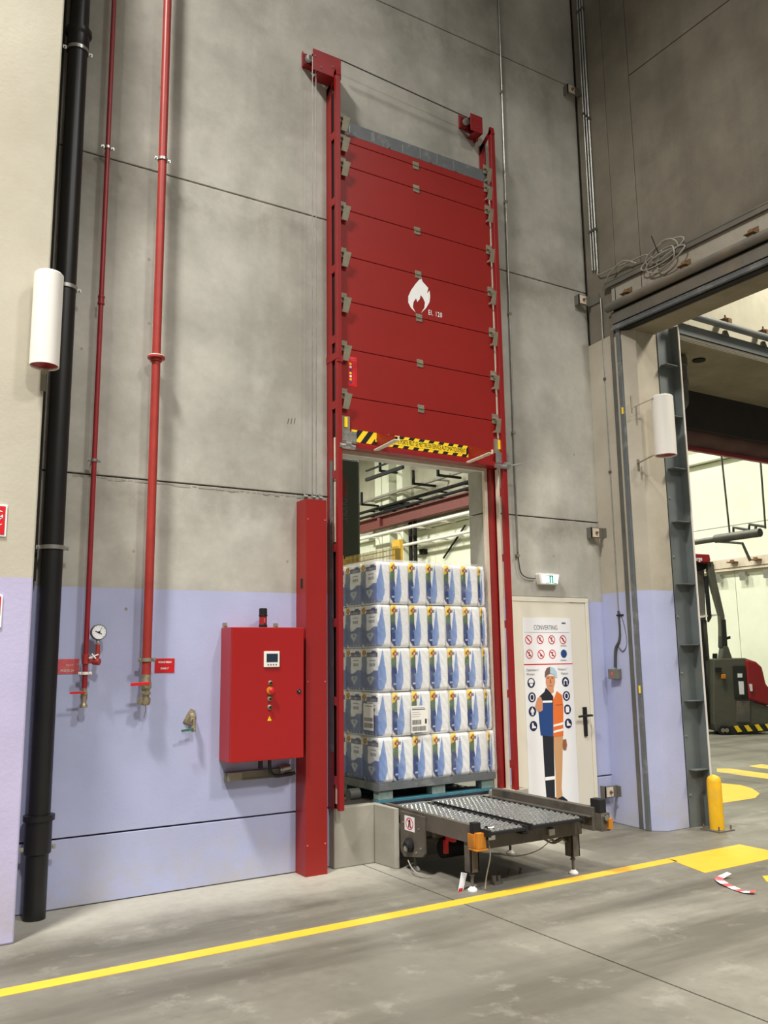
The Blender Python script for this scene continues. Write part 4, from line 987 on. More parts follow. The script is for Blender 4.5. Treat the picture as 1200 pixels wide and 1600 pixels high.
sh = [[(-.4, .1), (.3, -.5), (.45, -.3), (-.2, .35)], [(-.1, .6), (.2, .5), (.1, 0), (.4, -.5), (.1, -.5), (-.1, -.1), (-.4, -.5), (-.3, 0)],
      [(-.1, .7), (.25, .7), (.1, 0), (-.1, -.6), (-.3, -.5), (-.1, 0)], [(-.3, .5), (.0, .6), (.3, 0), (.2, -.6), (-.1, -.4), (-.1, .1)],
      [(-.2, .6), (.2, .6), (0, .1), (.3, -.6), (.0, -.5), (-.3, -.6), (-.1, 0)], [(-.1, .2), (.2, .1), (.3, -.5), (-.2, -.6), (-.3, -.2)],
      [(-.45, .55), (.45, .55), (.0, .1), (.4, -.5), (-.4, -.5), (.0, -.1)]]
R0 = .044
for k, (u, v) in enumerate(pict):
    o, c = disc('prohibition_ring', u, v, R0, 'bright_red', 1, R0 * .82)
    b = B(); prism(b, [(c.x + a * R0 * .8, c.z + e * R0 * .8) for a, e in sh[k]], 'y', PY_ - .0042, PY_ - .0034); obj('pictogram', b, 'pdark', o if False else po)
    b = B(); obb(b, (c.x, PY_ - .0046, c.z), (1, 0, -1), (0, 1, 0), (1, 0, 1), R0 * 1.8, .0008, .009); obj('slash', b, 'bright_red', po)
disc('blue_symbol', 403, 357, R0 * .92, 'pblue', 1)
b = B()
for v in (293, 300, 405, 412): c = pp(400, v); box(b, c.x - .04, c.x + .04, PY_ - .0038, PY_ - .003, c.z - .0015, c.z + .0015)
obj('small_print', b, 'text', po)
man = [(148, 585), (154, 698), (158, 808), (166, 922), (416, 577), (423, 687), (431, 792), (438, 902)]
for k, (u, v) in enumerate(man):
    o, c = disc('mandatory_symbol', u, v, .047, 'navy', 1); r = .047; q = B(); Y0, Y1 = PY_ - .0048, PY_ - .0042
    def pg(l): prism(q, [(c.x + a * r, c.z + e * r) for a, e in l], 'y', Y0, Y1)
    kk = k % 4
    if kk == 0:
        pg([(-.7, .0), (-.62, .5), (-.25, .75), (.25, .75), (.62, .5), (.7, .0)] if k == 0 else [(-.55, -.6), (-.5, .3), (0, .68), (.5, .3), (.55, -.6), (.3, -.6), (.35, .1), (0, .25), (-.35, .1), (-.3, -.6)])
        if k == 0: pg([(-.45, -.1), (.45, -.1), (.35, -.55), (0, -.75), (-.35, -.55)])
    elif kk == 1:
        n = 16; oo = [(.62 * math.cos(a * 2 * PI / n), .72 * math.sin(a * 2 * PI / n)) for a in range(n)]; ii = [(.40 * math.cos(a * 2 * PI / n), .52 * math.sin(a * 2 * PI / n)) for a in range(n)]
        for a in range(n):
            e = (a + 1) % n; q.faces.new([q.verts.new((c.x + p[0] * r, Y0, c.z + p[1] * r)) for p in (oo[a], oo[e], ii[e], ii[a])])
    elif k == 2: pg([(-.12, .75), (.12, .75), (.15, .5), (.45, .3), (.5, -.2), (.35, -.2), (.28, .1), (.25, -.75), (.05, -.75), (0, -.2), (-.05, -.75), (-.25, -.75), (-.28, .1), (-.35, -.2), (-.5, -.2), (-.45, .3), (-.15, .5)])
    elif k == 6: pg([(-.5, .3), (-.3, .6), (.3, .6), (.5, .3), (.45, -.6), (-.45, -.6)])
    else: pg([(-.35, .6), (.0, .6), (.1, .1), (.6, -.15), (.65, -.45), (-.45, -.45)])
    obj('white_symbol', q, 'white_t', po)
# the printed figure
shape('figure_trousers_dark', [(236, 990), (322, 1000), (330, 1300), (335, 1540), (272, 1540), (255, 1320)], 'pdark', 1)
shape('figure_shoes', [(268, 1530), (335, 1480), (395, 1470), (432, 1500), (430, 1530), (330, 1545), (272, 1548)], 'pdark', 1)
shape('figure_trousers_tan', [(322, 1000), (395, 1000), (392, 1200), (385, 1400), (392, 1470), (345, 1492), (338, 1300)], 'ptan', 2)
shape('figure_jacket_blue', [(205, 812), (232, 738), (318, 738), (320, 1005), (222, 995), (212, 900)], 'pblue', 2)
shape('figure_jacket_dark', [(262, 622), (300, 665), (318, 690), (318, 742), (215, 742), (212, 690), (250, 655)], 'pdark', 3)
shape('figure_vest', [(318, 672), (345, 648), (388, 680), (398, 760), (398, 1000), (322, 1008)], 'porange', 3)
shape('figure_sleeve', [(388, 680), (402, 720), (410, 900), (422, 1030), (398, 1025), (396, 850)], 'paper', 2)
shape('figure_collar', [(318, 672), (332, 642), (345, 648), (322, 712)], 'white_t', 4)
shape('figure_stripe', [(236, 724), (312, 722), (312, 738), (236, 740)], 'white_t', 4)
for v in (904, 952): shape('figure_stripe', [(322, v + 8), (397, v - 12), (397, v + 6), (322, v + 24)], 'white_t', 4)
shape('figure_stripe', [(255, 1322), (330, 1312), (332, 1338), (258, 1348)], 'white_t', 4)
shape('figure_hand', [(186, 735), (196, 702), (222, 692), (236, 730), (236, 800), (215, 812), (192, 800), (180, 770)], 'skin', 5)
shape('figure_hand', [(396, 1028), (420, 1024), (427, 1070), (420, 1110), (398, 1108), (392, 1075)], 'skind', 4)
shape('figure_face', [(262, 530), (330, 528), (334, 580), (322, 625), (296, 640), (272, 622), (262, 585)], 'skin', 4)
shape('figure_neck', [(275, 615), (320, 615), (325, 655), (300, 672), (278, 650)], 'skin', 3)
shape('figure_cap_brown', [(254, 545), (254, 500), (268, 470), (294, 458), (294, 512), (264, 530)], 'pbrown', 5)
shape('figure_cap_blue', [(294, 458), (325, 468), (346, 500), (348, 540), (332, 545), (328, 518), (294, 512)], 'plight', 5)
for (u, v) in ((278, 546), (312, 546)): shape('figure_eye', [(u - 9, v), (u, v - 4), (u + 9, v), (u, v + 3)], 'pdark', 6)
shape('figure_mouth', [(284, 606), (312, 606), (308, 610), (288, 610)], 'skind', 6)
shape('figure_nose', [(294, 556), (300, 556), (304, 588), (292, 588)], 'skind', 5)
shape('figure_pocket', [(340, 755), (390, 750), (390, 756), (340, 761)], 'skind', 5)

# ================================================================ CONVEYOR
cvx0, cvx1 = 3.86, 4.96
cv = thing('chain_conveyor', 'low grey chain conveyor with two metal mats before the hatch', 'conveyor', (4.4, 5.6, 0))
YF, YB = 5.12, 6.30
b = B(); box(b, 3.86, 3.885, YF, 6.30, .335, .462); box(b, 3.885, 3.90, YF, 6.30, .445, .462); obj('left_beam', b, 'frame', cv, bevel=.003)
b = B(); prism(b, [(6.03, .44), (6.03, .14), (5.98, .10), (5.72, .14), (5.69, .17), (5.69, .44)], 'x', 3.84, 3.86); q = obj('drive_side_plate', b, 'frame', cv, bevel=.003)
def sp3(x, y, X=3.84): p = PX(x, y, X); return p
c = sp3(640, 1287); b = B(); box(b, 3.8385, 3.84, c.y - .07, c.y + .07, c.z - .055, c.z + .055); sg = obj('warning_sign', b, 'paper', cv)
b = B(); n = 24
for i in range(n):
    a0, a1 = 2 * PI * i / n, 2 * PI * (i + 1) / n
    b.faces.new([b.verts.new((3.8378, c.y + r_ * 1.15 * math.cos(a), c.z + r_ * math.sin(a))) for r_, a in ((.046, a0), (.046, a1), (.038, a1), (.038, a0))])
obb(b, (3.8376, c.y, c.z), (1, 0, 0), (0, 1, 1), (0, -1, 1), .001, .085, .007); obj('prohibition_ring', b, 'bright_red', sg)
b = B(); prism(b, [(c.y - .012, c.z + .03), (c.y + .010, c.z + .03), (c.y + .018, c.z - .03), (c.y + .004, c.z - .03), (c.y, c.z), (c.y - .006, c.z - .03), (c.y - .02, c.z - .03)], 'x', 3.8379, 3.8384); obj('person_symbol', b, 'pdark', sg)
c = sp3(641, 1320); b = B(); lathe(b, (3.84, c.y, c.z), [(.055, 0), (.055, .02), (.04, .03), (.03, .05)], (-1, 0, 0), 20); q = obj('drive_hub', b, 'blackm', cv, smooth=True)
b = B(); lathe(b, (3.795, c.y - .01, c.z - .02), [(.02, 0), (.02, .01)], (-1, 0, 0), 12); obj('hub_cap', b, 'chrome', q)
b = B()
for (yy, zz) in ((5.98, .36), (5.76, .34), (5.98, .2), (5.74, .2), (5.80, .16), (5.93, .15)): lathe(b, (3.84, yy, zz), [(.009, 0), (.008, .006)], (-1, 0, 0), 8)
obj('bolt', b, 'galv', cv)
# right beam, raised guide
b = B(); box(b, 4.90, 4.93, 4.98, 6.19, .33, .50); box(b, 4.86, 4.90, 4.98, 6.19, .43, .44); box(b, 4.93, 4.96, 4.98, 6.19, .485, .50); obj('right_beam', b, 'frame', cv, bevel=.003)
# cross members
b = B(); box(b, 3.89, 4.90, 5.10, 5.14, .29, .40); obj('front_cross_beam', b, 'frame', cv, bevel=.003)
b = B(); box(b, 3.89, 4.90, 5.62, 5.66, .29, .38); box(b, 3.89, 4.90, 5.98, 6.02, .30, .42); obj('rear_cross_beam', b, 'frame', cv, bevel=.003)
b = B(); cyl(b, (3.9, 5.83, .24), (4.9, 5.83, .24), .02, 12); obj('drive_shaft', b, 'steeld', cv, smooth=True)
# mats of small links, each mat on its bed with dark edge
def mat_(x0, x1, y0, y1, z, lab):
    b = B(); box(b, x0 - .012, x1 + .012, y0, y1, z - .03, z - .008); q = obj('chain_bed', b, 'blackm', cv, bevel=.003); q['label'] = lab
    b = B(); box(b, x1 + .012, x1 + .03, y0, y1, z - .04, z + .004); box(b, x0 - .03, x0 - .012, y0, y1, z - .04, z + .004); obj('edge_strip', b, 'blackm', q)
    b = B(); ny = int((y1 - y0) / .034); nx = int((x1 - x0) / .040)
    for j in range(ny):
        for i in range(nx):
            x = x0 + (i + .5 + (.25 if j % 2 else -.25)) * (x1 - x0) / nx; y = y0 + (j + .5) * (y1 - y0) / ny
            obb(b, (x, y, z), (1, (.35 if j % 2 else -.35), 0), (0, 1, 0), (0, 0, 1), .026, .013, .011)
        cyl(b, (x0, y0 + (j + 1) * (y1 - y0) / ny, z - .004), (x1, y0 + (j + 1) * (y1 - y0) / ny, z - .004), .0025, 5)
    o = obj('chain_links', b, 'link', q); o['kind'] = 'stuff'
    b = B(); prism(b, [(y1, z - .03), (y1 + .055, z - .03), (y1 + .055, z + .008), (y1, z + .008)], 'x', x0 - .02, x1 + .02); obj('end_roller_cover', b, 'galv', q, bevel=.01)
mat_(3.93, 4.22, 4.97, 6.22, .438, 'left narrow mat of small metal links')
mat_(4.33, 4.80, 4.99, 6.22, .438, 'right wide mat of small metal links')
b = B(); box(b, 4.25, 4.30, 5.03, 6.25, .37, .40); obj('middle_rail', b, 'blackm', cv)
# legs
def leg(x, y, w_=.075):
    b = B(); box(b, x, x + w_, y, y + .012, .13, .42); box(b, x, x + .012, y, y + w_, .13, .42); box(b, x + w_ - .012, x + w_, y, y + w_, .13, .42); q = obj('leg', b, 'frame', cv, bevel=.002)
    b = B(); cyl(b, (x + w_ / 2, y + w_ / 2, .02), (x + w_ / 2, y + w_ / 2, .18), .011, 10); cyl(b, (x + w_ / 2, y + w_ / 2, .10), (x + w_ / 2, y + w_ / 2, .115), .019, 6); obj('threaded_rod', b, 'steeld', q)
    b = B(); lathe(b, (x + w_ / 2, y + w_ / 2, .0), [(.036, 0), (.036, .01), (.018, .028), (.013, .03)], seg=16); obj('levelling_foot', b, 'white', q, smooth=True)
leg(3.875, 5.16); leg(4.80, 5.11, .08); leg(3.88, 5.90); leg(4.84, 5.90)
# end blocks with orange housings
b = B(); box(b, 3.845, 3.905, 5.07, 5.125, .33, .485); q = obj('end_block', b, 'blackm', cv, bevel=.004)
b = B(); box(b, 3.845, 3.918, 5.03, 5.072, .315, .42); box(b, 3.837, 3.852, 5.06, 5.14, .315, .41); box(b, 3.825, 3.93, 5.02, 5.12, .303, .313); obj('orange_guard', b, 'orange', q, bevel=.002)
b = B(); cyl(b, (3.94, 5.05, .43), (3.99, 5.05, .43), .03, 14); box(b, 3.94, 4.0, 5.03, 5.08, .365, .40); obj('sensor', b, 'chrome', q, smooth=True)
b = B(); box(b, 4.93, 5.0, 4.93, 5.03, .46, .56); q = obj('end_block', b, 'blackm', cv, bevel=.006)
b = B(); box(b, 4.93, 5.02, 4.92, 4.985, .33, .46); obj('idler_plate', b, 'frame', q)
b = B(); cyl(b, (4.965, 4.92, .43), (4.965, 4.895, .43), .022, 12); obj('sensor', b, 'chrome', q, smooth=True)
b = B(); box(b, 4.985, 5.03, 4.90, 4.95, .345, .42); obj('orange_guard', b, 'orange', q)
b = B(); box(b, 4.545, 4.60, 5.07, 5.10, .32, .37); obj('cable_gland', b, 'galv', cv, bevel=.005)
# cables
b = B(); tube(b, smoothpts([(3.955, 5.06, .37), (3.965, 5.05, .26), (3.95, 5.08, .12), (3.95, 5.1, .03)], 5), .005, 6); obj('white_cable', b, 'cable', cv, smooth=True)
b = B(); tube(b, smoothpts([(3.80, 5.86, .10), (3.79, 5.78, .05), (3.82, 5.70, .01), (3.87, 5.66, .006)], 5), .005, 6); tube(b, smoothpts([(4.62, 5.1, .31), (4.55, 5.2, .2), (4.45, 5.35, .14), (4.35, 5.5, .15)], 5), .004, 6); obj('grey_cable', b, 'cable', cv, smooth=True)
b = B(); tube(b, smoothpts([(4.62, 5.16, .29), (4.68, 5.17, .25), (4.73, 5.15, .27), (4.78, 5.15, .24)], 5), .01, 6); tube(b, smoothpts([(4.60, 5.19, .27), (4.7, 5.2, .23), (4.79, 5.17, .27)], 5), .008, 6); obj('cable_bundle', b, 'steeld', cv, smooth=True)
b = B(); box(b, 3.97, 4.00, 5.60, 5.63, .17, .30); box(b, 3.97, 4.00, 5.50, 5.63, .27, .30); obj('red_part', b, 'bright_red', cv)
b = B(); cyl(b, (4.05, 5.76, .17), (4.28, 5.76, .17), .07, 18); cyl(b, (4.28, 5.76, .17), (4.36, 5.76, .17), .045, 14); obj('gear_motor', b, 'blackm', cv, smooth=True)
# things on the floor under it
b = B(); fx, fy = 4.16, 5.22
box(b, fx - .03, fx + .05, fy, fy + .06, 0, .02); cyl(b, (fx - .01, fy + .03, .02), (fx - .01, fy + .03, .06), .017, 8); cyl(b, (fx + .035, fy + .03, .02), (fx + .035, fy + .03, .055), .014, 8)
tag(obj('floor_anchor', b, 'steeld'), 'small steel anchor plate on floor beside conveyor leg', 'anchor')
for k, (x, y) in enumerate(((640 + 160, 1372), (810, 1368), (822, 1366))):
    p = PZ(x - 22 + k * 6, y - 2); b = B(); cyl(b, (p.x, p.y, 0), (p.x + .012, p.y, .03), .007, 8); cyl(b, (p.x + .012, p.y, .03), (p.x + .014, p.y, .035), .011, 8)
    tag(obj('floor_bolt', b, 'rust'), ('leftmost', 'middle', 'rightmost')[k] + ' of three short rusty bolts left in the floor under the conveyor', 'bolt', 'bolts in the floor under the conveyor')
fa = [PZ(714, 1394), PZ(727, 1382), PZ(734, 1376), PZ(722, 1393)]
b = B(); p = PZ(716, 1394); x, y = p.x, p.y
faces(b, [(x, y, .002), (x + .05, y + .01, .002), (x + .12, y + .05, .10), (x + .07, y + .05, .115), (x, y + .004, .002), (x + .05, y + .014, .002), (x + .12, y + .054, .10), (x + .07, y + .054, .115)],
      [(0, 1, 2, 3), (7, 6, 5, 4), (0, 4, 5, 1), (1, 5, 6, 2), (2, 6, 7, 3), (3, 7, 4, 0)])
wf_ = thing('reflector_flap', 'white flap with red tip leaning at the near conveyor foot', 'flap', (x, y, 0)); obj('flap', b, 'paper', wf_)
b = B(); faces(b, [(x - .004, y - .003, .001), (x + .04, y + .004, .001), (x + .05, y + .008, .02), (x + .008, y + .002, .022)], [(0, 1, 2, 3)]); obj('red_tip', b, 'bright_red', wf_)

# ================================================================ PALLET
PX0, PX1, PYF, PYB, PZ0 = 3.835, 5.06, 6.345, 7.55, .452
pa_ = thing('pallet', 'worn blue wooden pallet under the wrapped load', 'pallet', ((PX0 + PX1) / 2, 6.9, PZ0))
for y in (PYF, (PYF + PYB) / 2 - .05, PYB - .1):
    b = B(); box(b, PX0, PX1, y, y + .1, PZ0, PZ0 + .022); obj('bottom_board', b, 'blue_p', pa_, bevel=.002)
for y in (PYF + .005, (PYF + PYB) / 2 - .05, PYB - .1):
    for x in (PX0 + .005, (PX0 + PX1) / 2 - .07, PX1 - .145):
        b = B(); box(b, x, x + .14, y, y + .09, PZ0 + .0225, PZ0 + .105); obj('block', b, 'wood_b', pa_, bevel=.004)
for y in (PYF, PYF + .2, PYF + .42, PYF + .64, PYF + .86, PYB - .1):
    b = B(); box(b, PX0, PX1, y, y + .1, PZ0 + .106, PZ0 + .128); obj('deck_board', b, 'wood_b', pa_, bevel=.002)
b = B(); box(b, PX0 - .006, PX1 + .004, PYF - .008, PYB, PZ0 + .129, PZ0 + .15)
box(b, PX0 - .008, PX1 + .006, PYF - .012, PYF - .008, PZ0 + .10, PZ0 + .16); box(b, PX0 - .010, PX0 - .006, PYF - .012, PYB, PZ0 + .095, PZ0 + .16)
tag(obj('tray_sheet', b, 'greystrip'), 'grey sheet tray folded over the top of the pallet', 'sheet')

ir = thing('inner_conveyor', 'dark roller conveyor under the pallet inside the hatch', 'conveyor', (4.45, 7, .39))  # rollers are real; dark frame and rear skirt added to blacken the gap
b = B(); box(b, 3.62, 3.68, 6.45, 8.0, .385, .44); box(b, 5.0, 5.05, 6.75, 8.0, .365, .44); obj('side_frame', b, 'blackm', ir)
for k in range(12):
    b = B(); y = 6.46 + k * .13; cyl(b, (3.69, y, .418), (4.99, y, .418), .030, 12); obj('roller', b, 'steeld', ir, smooth=True)
b = B(); box(b, 3.7, 4.98, 7.62, 7.66, .37, .60); obj('dark_skirt', b, 'blackm', ir)  # black skirt added to shut off the light under the pallet
b = B(); cyl(b, (3.70, 6.62, .50), (3.80, 6.62, .50), .05, 16); obj('guide_wheel', b, 'steeld', ir, smooth=True)

# ================================================================ WRAPPED PACKS
LZ0 = PZ0 + .152; NR = 5; LH = 2.475 - LZ0; PH = LH / NR
NX = 7; LX0_, LX1_ = 3.858, 5.092; PW = .205; PWS = [.145] + [.203] * 5 + [.074]; PXS = [LX0_ + sum(PWS[:i]) for i in range(7)]
NY = 4; LYF = 6.365; PD = .29
def cmix(a, b, t): return tuple(x * (1 - t) + y * t for x, y in zip(a, b))
WH = lin((252, 252, 250))[:3]; SW = lin((122, 152, 210))[:3]; SW2 = lin((154, 178, 224))[:3]; NV = lin((56, 74, 128))[:3]; GN = lin((92, 118, 84))[:3]
YL = lin((244, 208, 60))[:3]; RD = lin((150, 48, 34))[:3]; PU = lin((66, 58, 108))[:3]; BV = lin((120, 134, 184))[:3]; PK = lin((196, 206, 214))[:3]; TX = lin((110, 112, 128))[:3]
def diamond(u, v, cu, cv_, r): return abs(u - cu) / r[0] + abs(v - cv_) / r[1] < 1
def swoosh(u, v, c0, wmax):
    # blade: pointed at the top, widest at a third of the height, rounded at the bottom right
    if v < .03 or v > .965: return False
    if v > .34: w_ = wmax * (1 - ((v - .34) / .625)) ** .9; left = c0 + (wmax - w_) * .62
    else: w_ = wmax * (1 - .42 * ((.34 - v) / .31) ** 2.2); left = c0
    return left < u < left + w_
def face_front(u, v, kind):
    # u 0..1 across the narrow front face, v 0..1 up
    col = WH
    if kind == 'B':
        lo = .03 + .14 * max(0, (.16 - v) / .16) ** 1.6
        if .74 < v < .985 and .02 < u < .25 - max(0, .88 - v) * 1.5: col = YL
        if lo < u < .22 + max(0, (.55 - v)) * .3 and .025 < v < .80 and v < .74 + u * .5:
            g_ = min(1, max(0, (v - .50) / .12)); col = cmix(NV, GN, g_)
            if v < .25: col = cmix(lin((58, 56, 110))[:3], NV, v / .25)
            if .15 < v < .19 and .08 < u < .2: col = PK
            if .34 < v < .40 and .13 < u < .18: col = lin((96, 150, 140))[:3]
        if diamond(u, v, .17, .865, (.12, .085)): col = RD
        if diamond(u, v, .17, .865, (.05, .035)): col = lin((226, 206, 150))[:3]
        if .25 < u < .36 and .83 < v < .91: col = PU if int(u * 70) % 3 else PK
        if swoosh(u, v, .255, .33) or (.03 < v < .40 and .20 < u < .40 + .3 * min(.4, v) and v > .05):
            col = cmix(SW, SW2, min(1, max(0, (u - .26) / .3)))
            if .05 < v < .10 and int(u * 60) % 5 == 0: col = PK
    else:
        if swoosh(u, v, -.08, .66): col = cmix(SW, SW2, min(1, max(0, u / .5)))
        if .05 < v < .09 and 0 < u < .5 and int(u * 36) % 5 == 0: col = PK
    return col
def face_left(u, v):
    # u 0 back .. 1 front
    col = WH
    if .06 < u and .03 < v < .975:
        lo = v < .03 + .10 * max(0, (.2 - u) / .2)
        if v < .45 + .05 * math.sin(u * 7 + 1.8): col = cmix(NV, BV, min(1, .25 + u * .75))
        elif u < .36 and v < .82: col = cmix(BV, GN, .25)
        if v > .82 and u < .28: col = YL
        if diamond(u, v, .20, .89, (.12, .07)): col = RD if not diamond(u, v, .20, .89, (.05, .03)) else YL
        if .34 < u < .93 and .79 < v < .90 + (.035 if .62 < u < .88 else 0):
            col = PU
            if .82 < v < .875 and int(u * 38) % 3 == 0: col = PK
        if .50 < u < .84 and v < .76:
            if .70 < v < .715 or (.585 < v < .655 and int(u * 50) % 3 < 2) or (.54 < v < .552 and u < .74): col = TX
        if (diamond(u, v, .56, .31, (.22, .17)) and v < .31) or (.31 <= v < .345 and .40 < u < .72): col = PK
        if diamond(u, v, .56, .29, (.07, .04)): col = lin((130, 150, 150))[:3]
        if .05 < v < .08 and int(u * 30) % 5 == 0: col = PK
        if lo: col = WH
    return col
def make_pack(kind):
    me = bpy.data.meshes.new('tissue_pack'); bm = bmesh.new()
    lay = bm.loops.layers.color.new('print') if False else None
    w_, d_, h_ = PW - .004, PD - .004, PH - .004; rc_ = .022
    per = []   # perimeter points: (x, y, zone, u)
    nl, nc, nf = 44, 6, 46
    for i in range(nl): t = i / nl; per.append((0, d_ - rc_ - (d_ - 2 * rc_) * t, 'L', rc_ / d_ + t * (1 - 2 * rc_ / d_)))
    for i in range(nc): a = i / nc * PI / 2; per.append((rc_ - rc_ * math.cos(a), rc_ - rc_ * math.sin(a), 'C', i / nc))
    for i in range(nf): t = i / nf; per.append((rc_ + (w_ - 2 * rc_) * t, 0, 'F', rc_ / w_ + t * (1 - 2 * rc_ / w_)))
    for i in range(nc): a = i / nc * PI / 2; per.append((w_ - rc_ + rc_ * math.sin(a), rc_ - rc_ * math.cos(a), 'F', 1 - (rc_ / w_) * (1 - i / nc)))
    for p in ((w_, rc_), (w_, d_ / 2), (w_, d_ - rc_), (w_ - rc_, d_), (rc_, d_)): per.append((p[0], p[1], 'W', 0))
    n = len(per); nv = 56; rows = []; cols = []
    for j in range(nv + 1):
        v = j / nv; e = min(v, 1 - v) * h_
        ins = .016 * max(0, 1 - e / .03) ** 2 - .003 * math.sin(PI * v)
        row = []
        for k, (x, y, zn, u) in enumerate(per):
            cx, cy_ = w_ / 2, d_ / 2; dx, dy = x - cx, y - cy_; L_ = math.hypot(dx, dy)
            wob = .0015 * math.sin(v * 25 + k * .3)
            f = 1 - (ins + wob) / L_
            row.append(bm.verts.new((cx + dx * f - w_ / 2, cy_ + dy * f, v * h_)))
            if zn == 'L': c = face_left(u, v) if kind == 'A' else WH
            elif zn == 'C':
                if kind == 'A': c = face_left(.9 + u * .09, v) if u < .5 else face_front(rc_ / w_ * u, v, 'A')
                else: c = face_front(u * rc_ / w_, v, 'B')
            elif zn == 'F': c = face_front(u, v, kind)
            else: c = WH
            cols.append(c)
        rows.append(row)
    for j in range(nv):
        for k in range(n): q = (k + 1) % n; bm.faces.new((rows[j][k], rows[j][q], rows[j + 1][q], rows[j + 1][k]))
    bm.faces.new(rows[0][::-1]); bm.faces.new(rows[-1])
    bmesh.ops.recalc_face_normals(bm, faces=bm.faces)
    bm.verts.index_update(); bm.to_mesh(me); bm.free()
    ca = me.color_attributes.new('print', 'FLOAT_COLOR', 'POINT')
    ca.data.foreach_set('color', [x for c in cols for x in (*c, 1.0)])
    for p in me.polygons: p.use_smooth = True
    me.materials.append(mt['pack']); return me
t = NT('printed_plastic'); at = t.n('ShaderNodeVertexColor', layer_name='print'); t.l(at.outputs[0], t.b.inputs['Base Color'])
t.b.inputs['Roughness'].default_value = .32; t.bump(t.noise(60, 3), .1, .004); mt['pack'] = t.m
packA, packB = make_pack('A'), make_pack('B')
rown = ['bottom', 'second', 'middle', 'fourth', 'top']
coln = ['corner', 'second', 'third', 'fourth', 'fifth', 'sixth', 'last']
for r_ in range(NR):
    k_ = 1.0 - .012 * r_
    for i in range(NX):
        o = bpy.data.objects.new('tissue_pack', packA if i == 0 else packB); C.objects.link(o)
        o.location = (LX0_ + (PXS[i] + PWS[i] / 2 - LX0_) * k_ + random.uniform(-.002, .002), LYF + random.uniform(0, .012), LZ0 + r_ * PH + .001)
        o.rotation_euler = (0, 0, random.uniform(-.012, .012))
        o.scale = (k_ * PWS[i] / PW, 1, random.uniform(.985, 1))
        tag(o, f'blue and white tissue pack, {coln[i]} from the left on the front, {rown[r_]} layer', 'tissue pack', 'wrapped tissue packs on the pallet')
    for j in range(1, NY):
        o = bpy.data.objects.new('tissue_pack', packA); C.objects.link(o)
        o.location = (LX0_ + .5 * PW, LYF + j * PD + random.uniform(-.004, .004), LZ0 + r_ * PH + .001); o.rotation_euler = (0, 0, random.uniform(-.012, .012))
        tag(o, f'blue and white tissue pack on the left side, {("", "second", "third", "hindmost")[j]} from the corner, {rown[r_]} layer', 'tissue pack', 'wrapped tissue packs on the pallet')
    b = B()
    box(b, LX0_ + PW + .02, LX1_ - .02 - .015 * r_, LYF + PD + .02, LYF + PD * NY - .01, LZ0 + r_ * PH + .004, LZ0 + (r_ + 1) * PH - .002)
    tag(obj('tissue_pack_layer', b, 'paper'), f'white inner tissue packs of the {rown[r_]} layer seen through film', 'tissue packs')['kind'] = 'stuff'
# stretch film
def film_mat():
    t = NT('stretch_film'); nt = t.t; nt.nodes.remove(t.b)
    out = [n_ for n_ in nt.nodes if n_.type == 'OUTPUT_MATERIAL'][0]
    tr_ = t.n('ShaderNodeBsdfTransparent'); tr_.inputs[0].default_value = (1, 1, 1, 1)
    gl_ = t.n('ShaderNodeBsdfGlossy'); gl_.inputs['Roughness'].default_value = .13; gl_.inputs[0].default_value = (1, 1, 1, 1)
    df = t.n('ShaderNodeBsdfTranslucent'); df.inputs[0].default_value = (.9, .9, .88, 1); dd = t.n('ShaderNodeBsdfDiffuse'); dd.inputs[0].default_value = (.85, .85, .84, 1)
    n1 = t.noise(9, 5, .7, stretch=(1, 1, 2.2)); n2 = t.noise(34, 4, .7, stretch=(1, 1, 2.5))
    bp = t.n('ShaderNodeBump'); bp.inputs['Strength'].default_value = 1.0; bp.inputs['Distance'].default_value = .03
    t.l(t.math('ADD', n1, t.math('MULTIPLY', n2, .35)), bp.inputs['Height']); t.l(bp.outputs[0], gl_.inputs['Normal'])
    f1 = t.math('MULTIPLY', t.ramp(t.noise(5, 4, .6, stretch=(1, 1, 2)), .46, .72), .10)
    st_ = t.math('MULTIPLY', t.ramp(t.noise(13, 6, .75, stretch=(1, 1, 3.2)), .61, .70), .62)  # white diffuse streaks painted in as highlights on the wrinkles
    f1 = t.math('MAXIMUM', f1, st_)
    m1 = t.n('ShaderNodeMixShader'); t.l(f1, m1.inputs[0]); t.l(tr_.outputs[0], m1.inputs[1]); t.l(dd.outputs[0], m1.inputs[2])
    m2 = t.n('ShaderNodeMixShader'); lw = t.n('ShaderNodeFresnel'); lw.inputs[0].default_value = 1.5
    t.l(bp.outputs[0], lw.inputs['Normal'])
    t.l(t.math('ADD', t.math('MULTIPLY', lw.outputs[0], .5), .012), m2.inputs[0]); t.l(m1.outputs[0], m2.inputs[1]); t.l(gl_.outputs[0], m2.inputs[2])
    t.l(m2.outputs[0], out.inputs[0]); return t.m
mt['film'] = film_mat()
b = B()
fx0, fx1, fy0, fy1, fz0, fz1 = LX0_ - .012, LX1_ + .012, LYF - .012, LYF + NY * PD + .01, PZ0 + .12, LZ0 + LH + .012
per = []
nX, nY = 60, 50
for i in range(nX): per.append((fx0 + (fx1 - fx0) * i / nX, fy0, 0, -1))
for i in range(nY): per.append((fx1, fy0 + (fy1 - fy0) * i / nY, 1, 0))
for i in range(nX // 3): per.append((fx1 - (fx1 - fx0) * i / (nX // 3), fy1, 0, 1))
for i in range(nY): per.append((fx0, fy1 - (fy1 - fy0) * i / nY, -1, 0))
nv = 90; rows = []
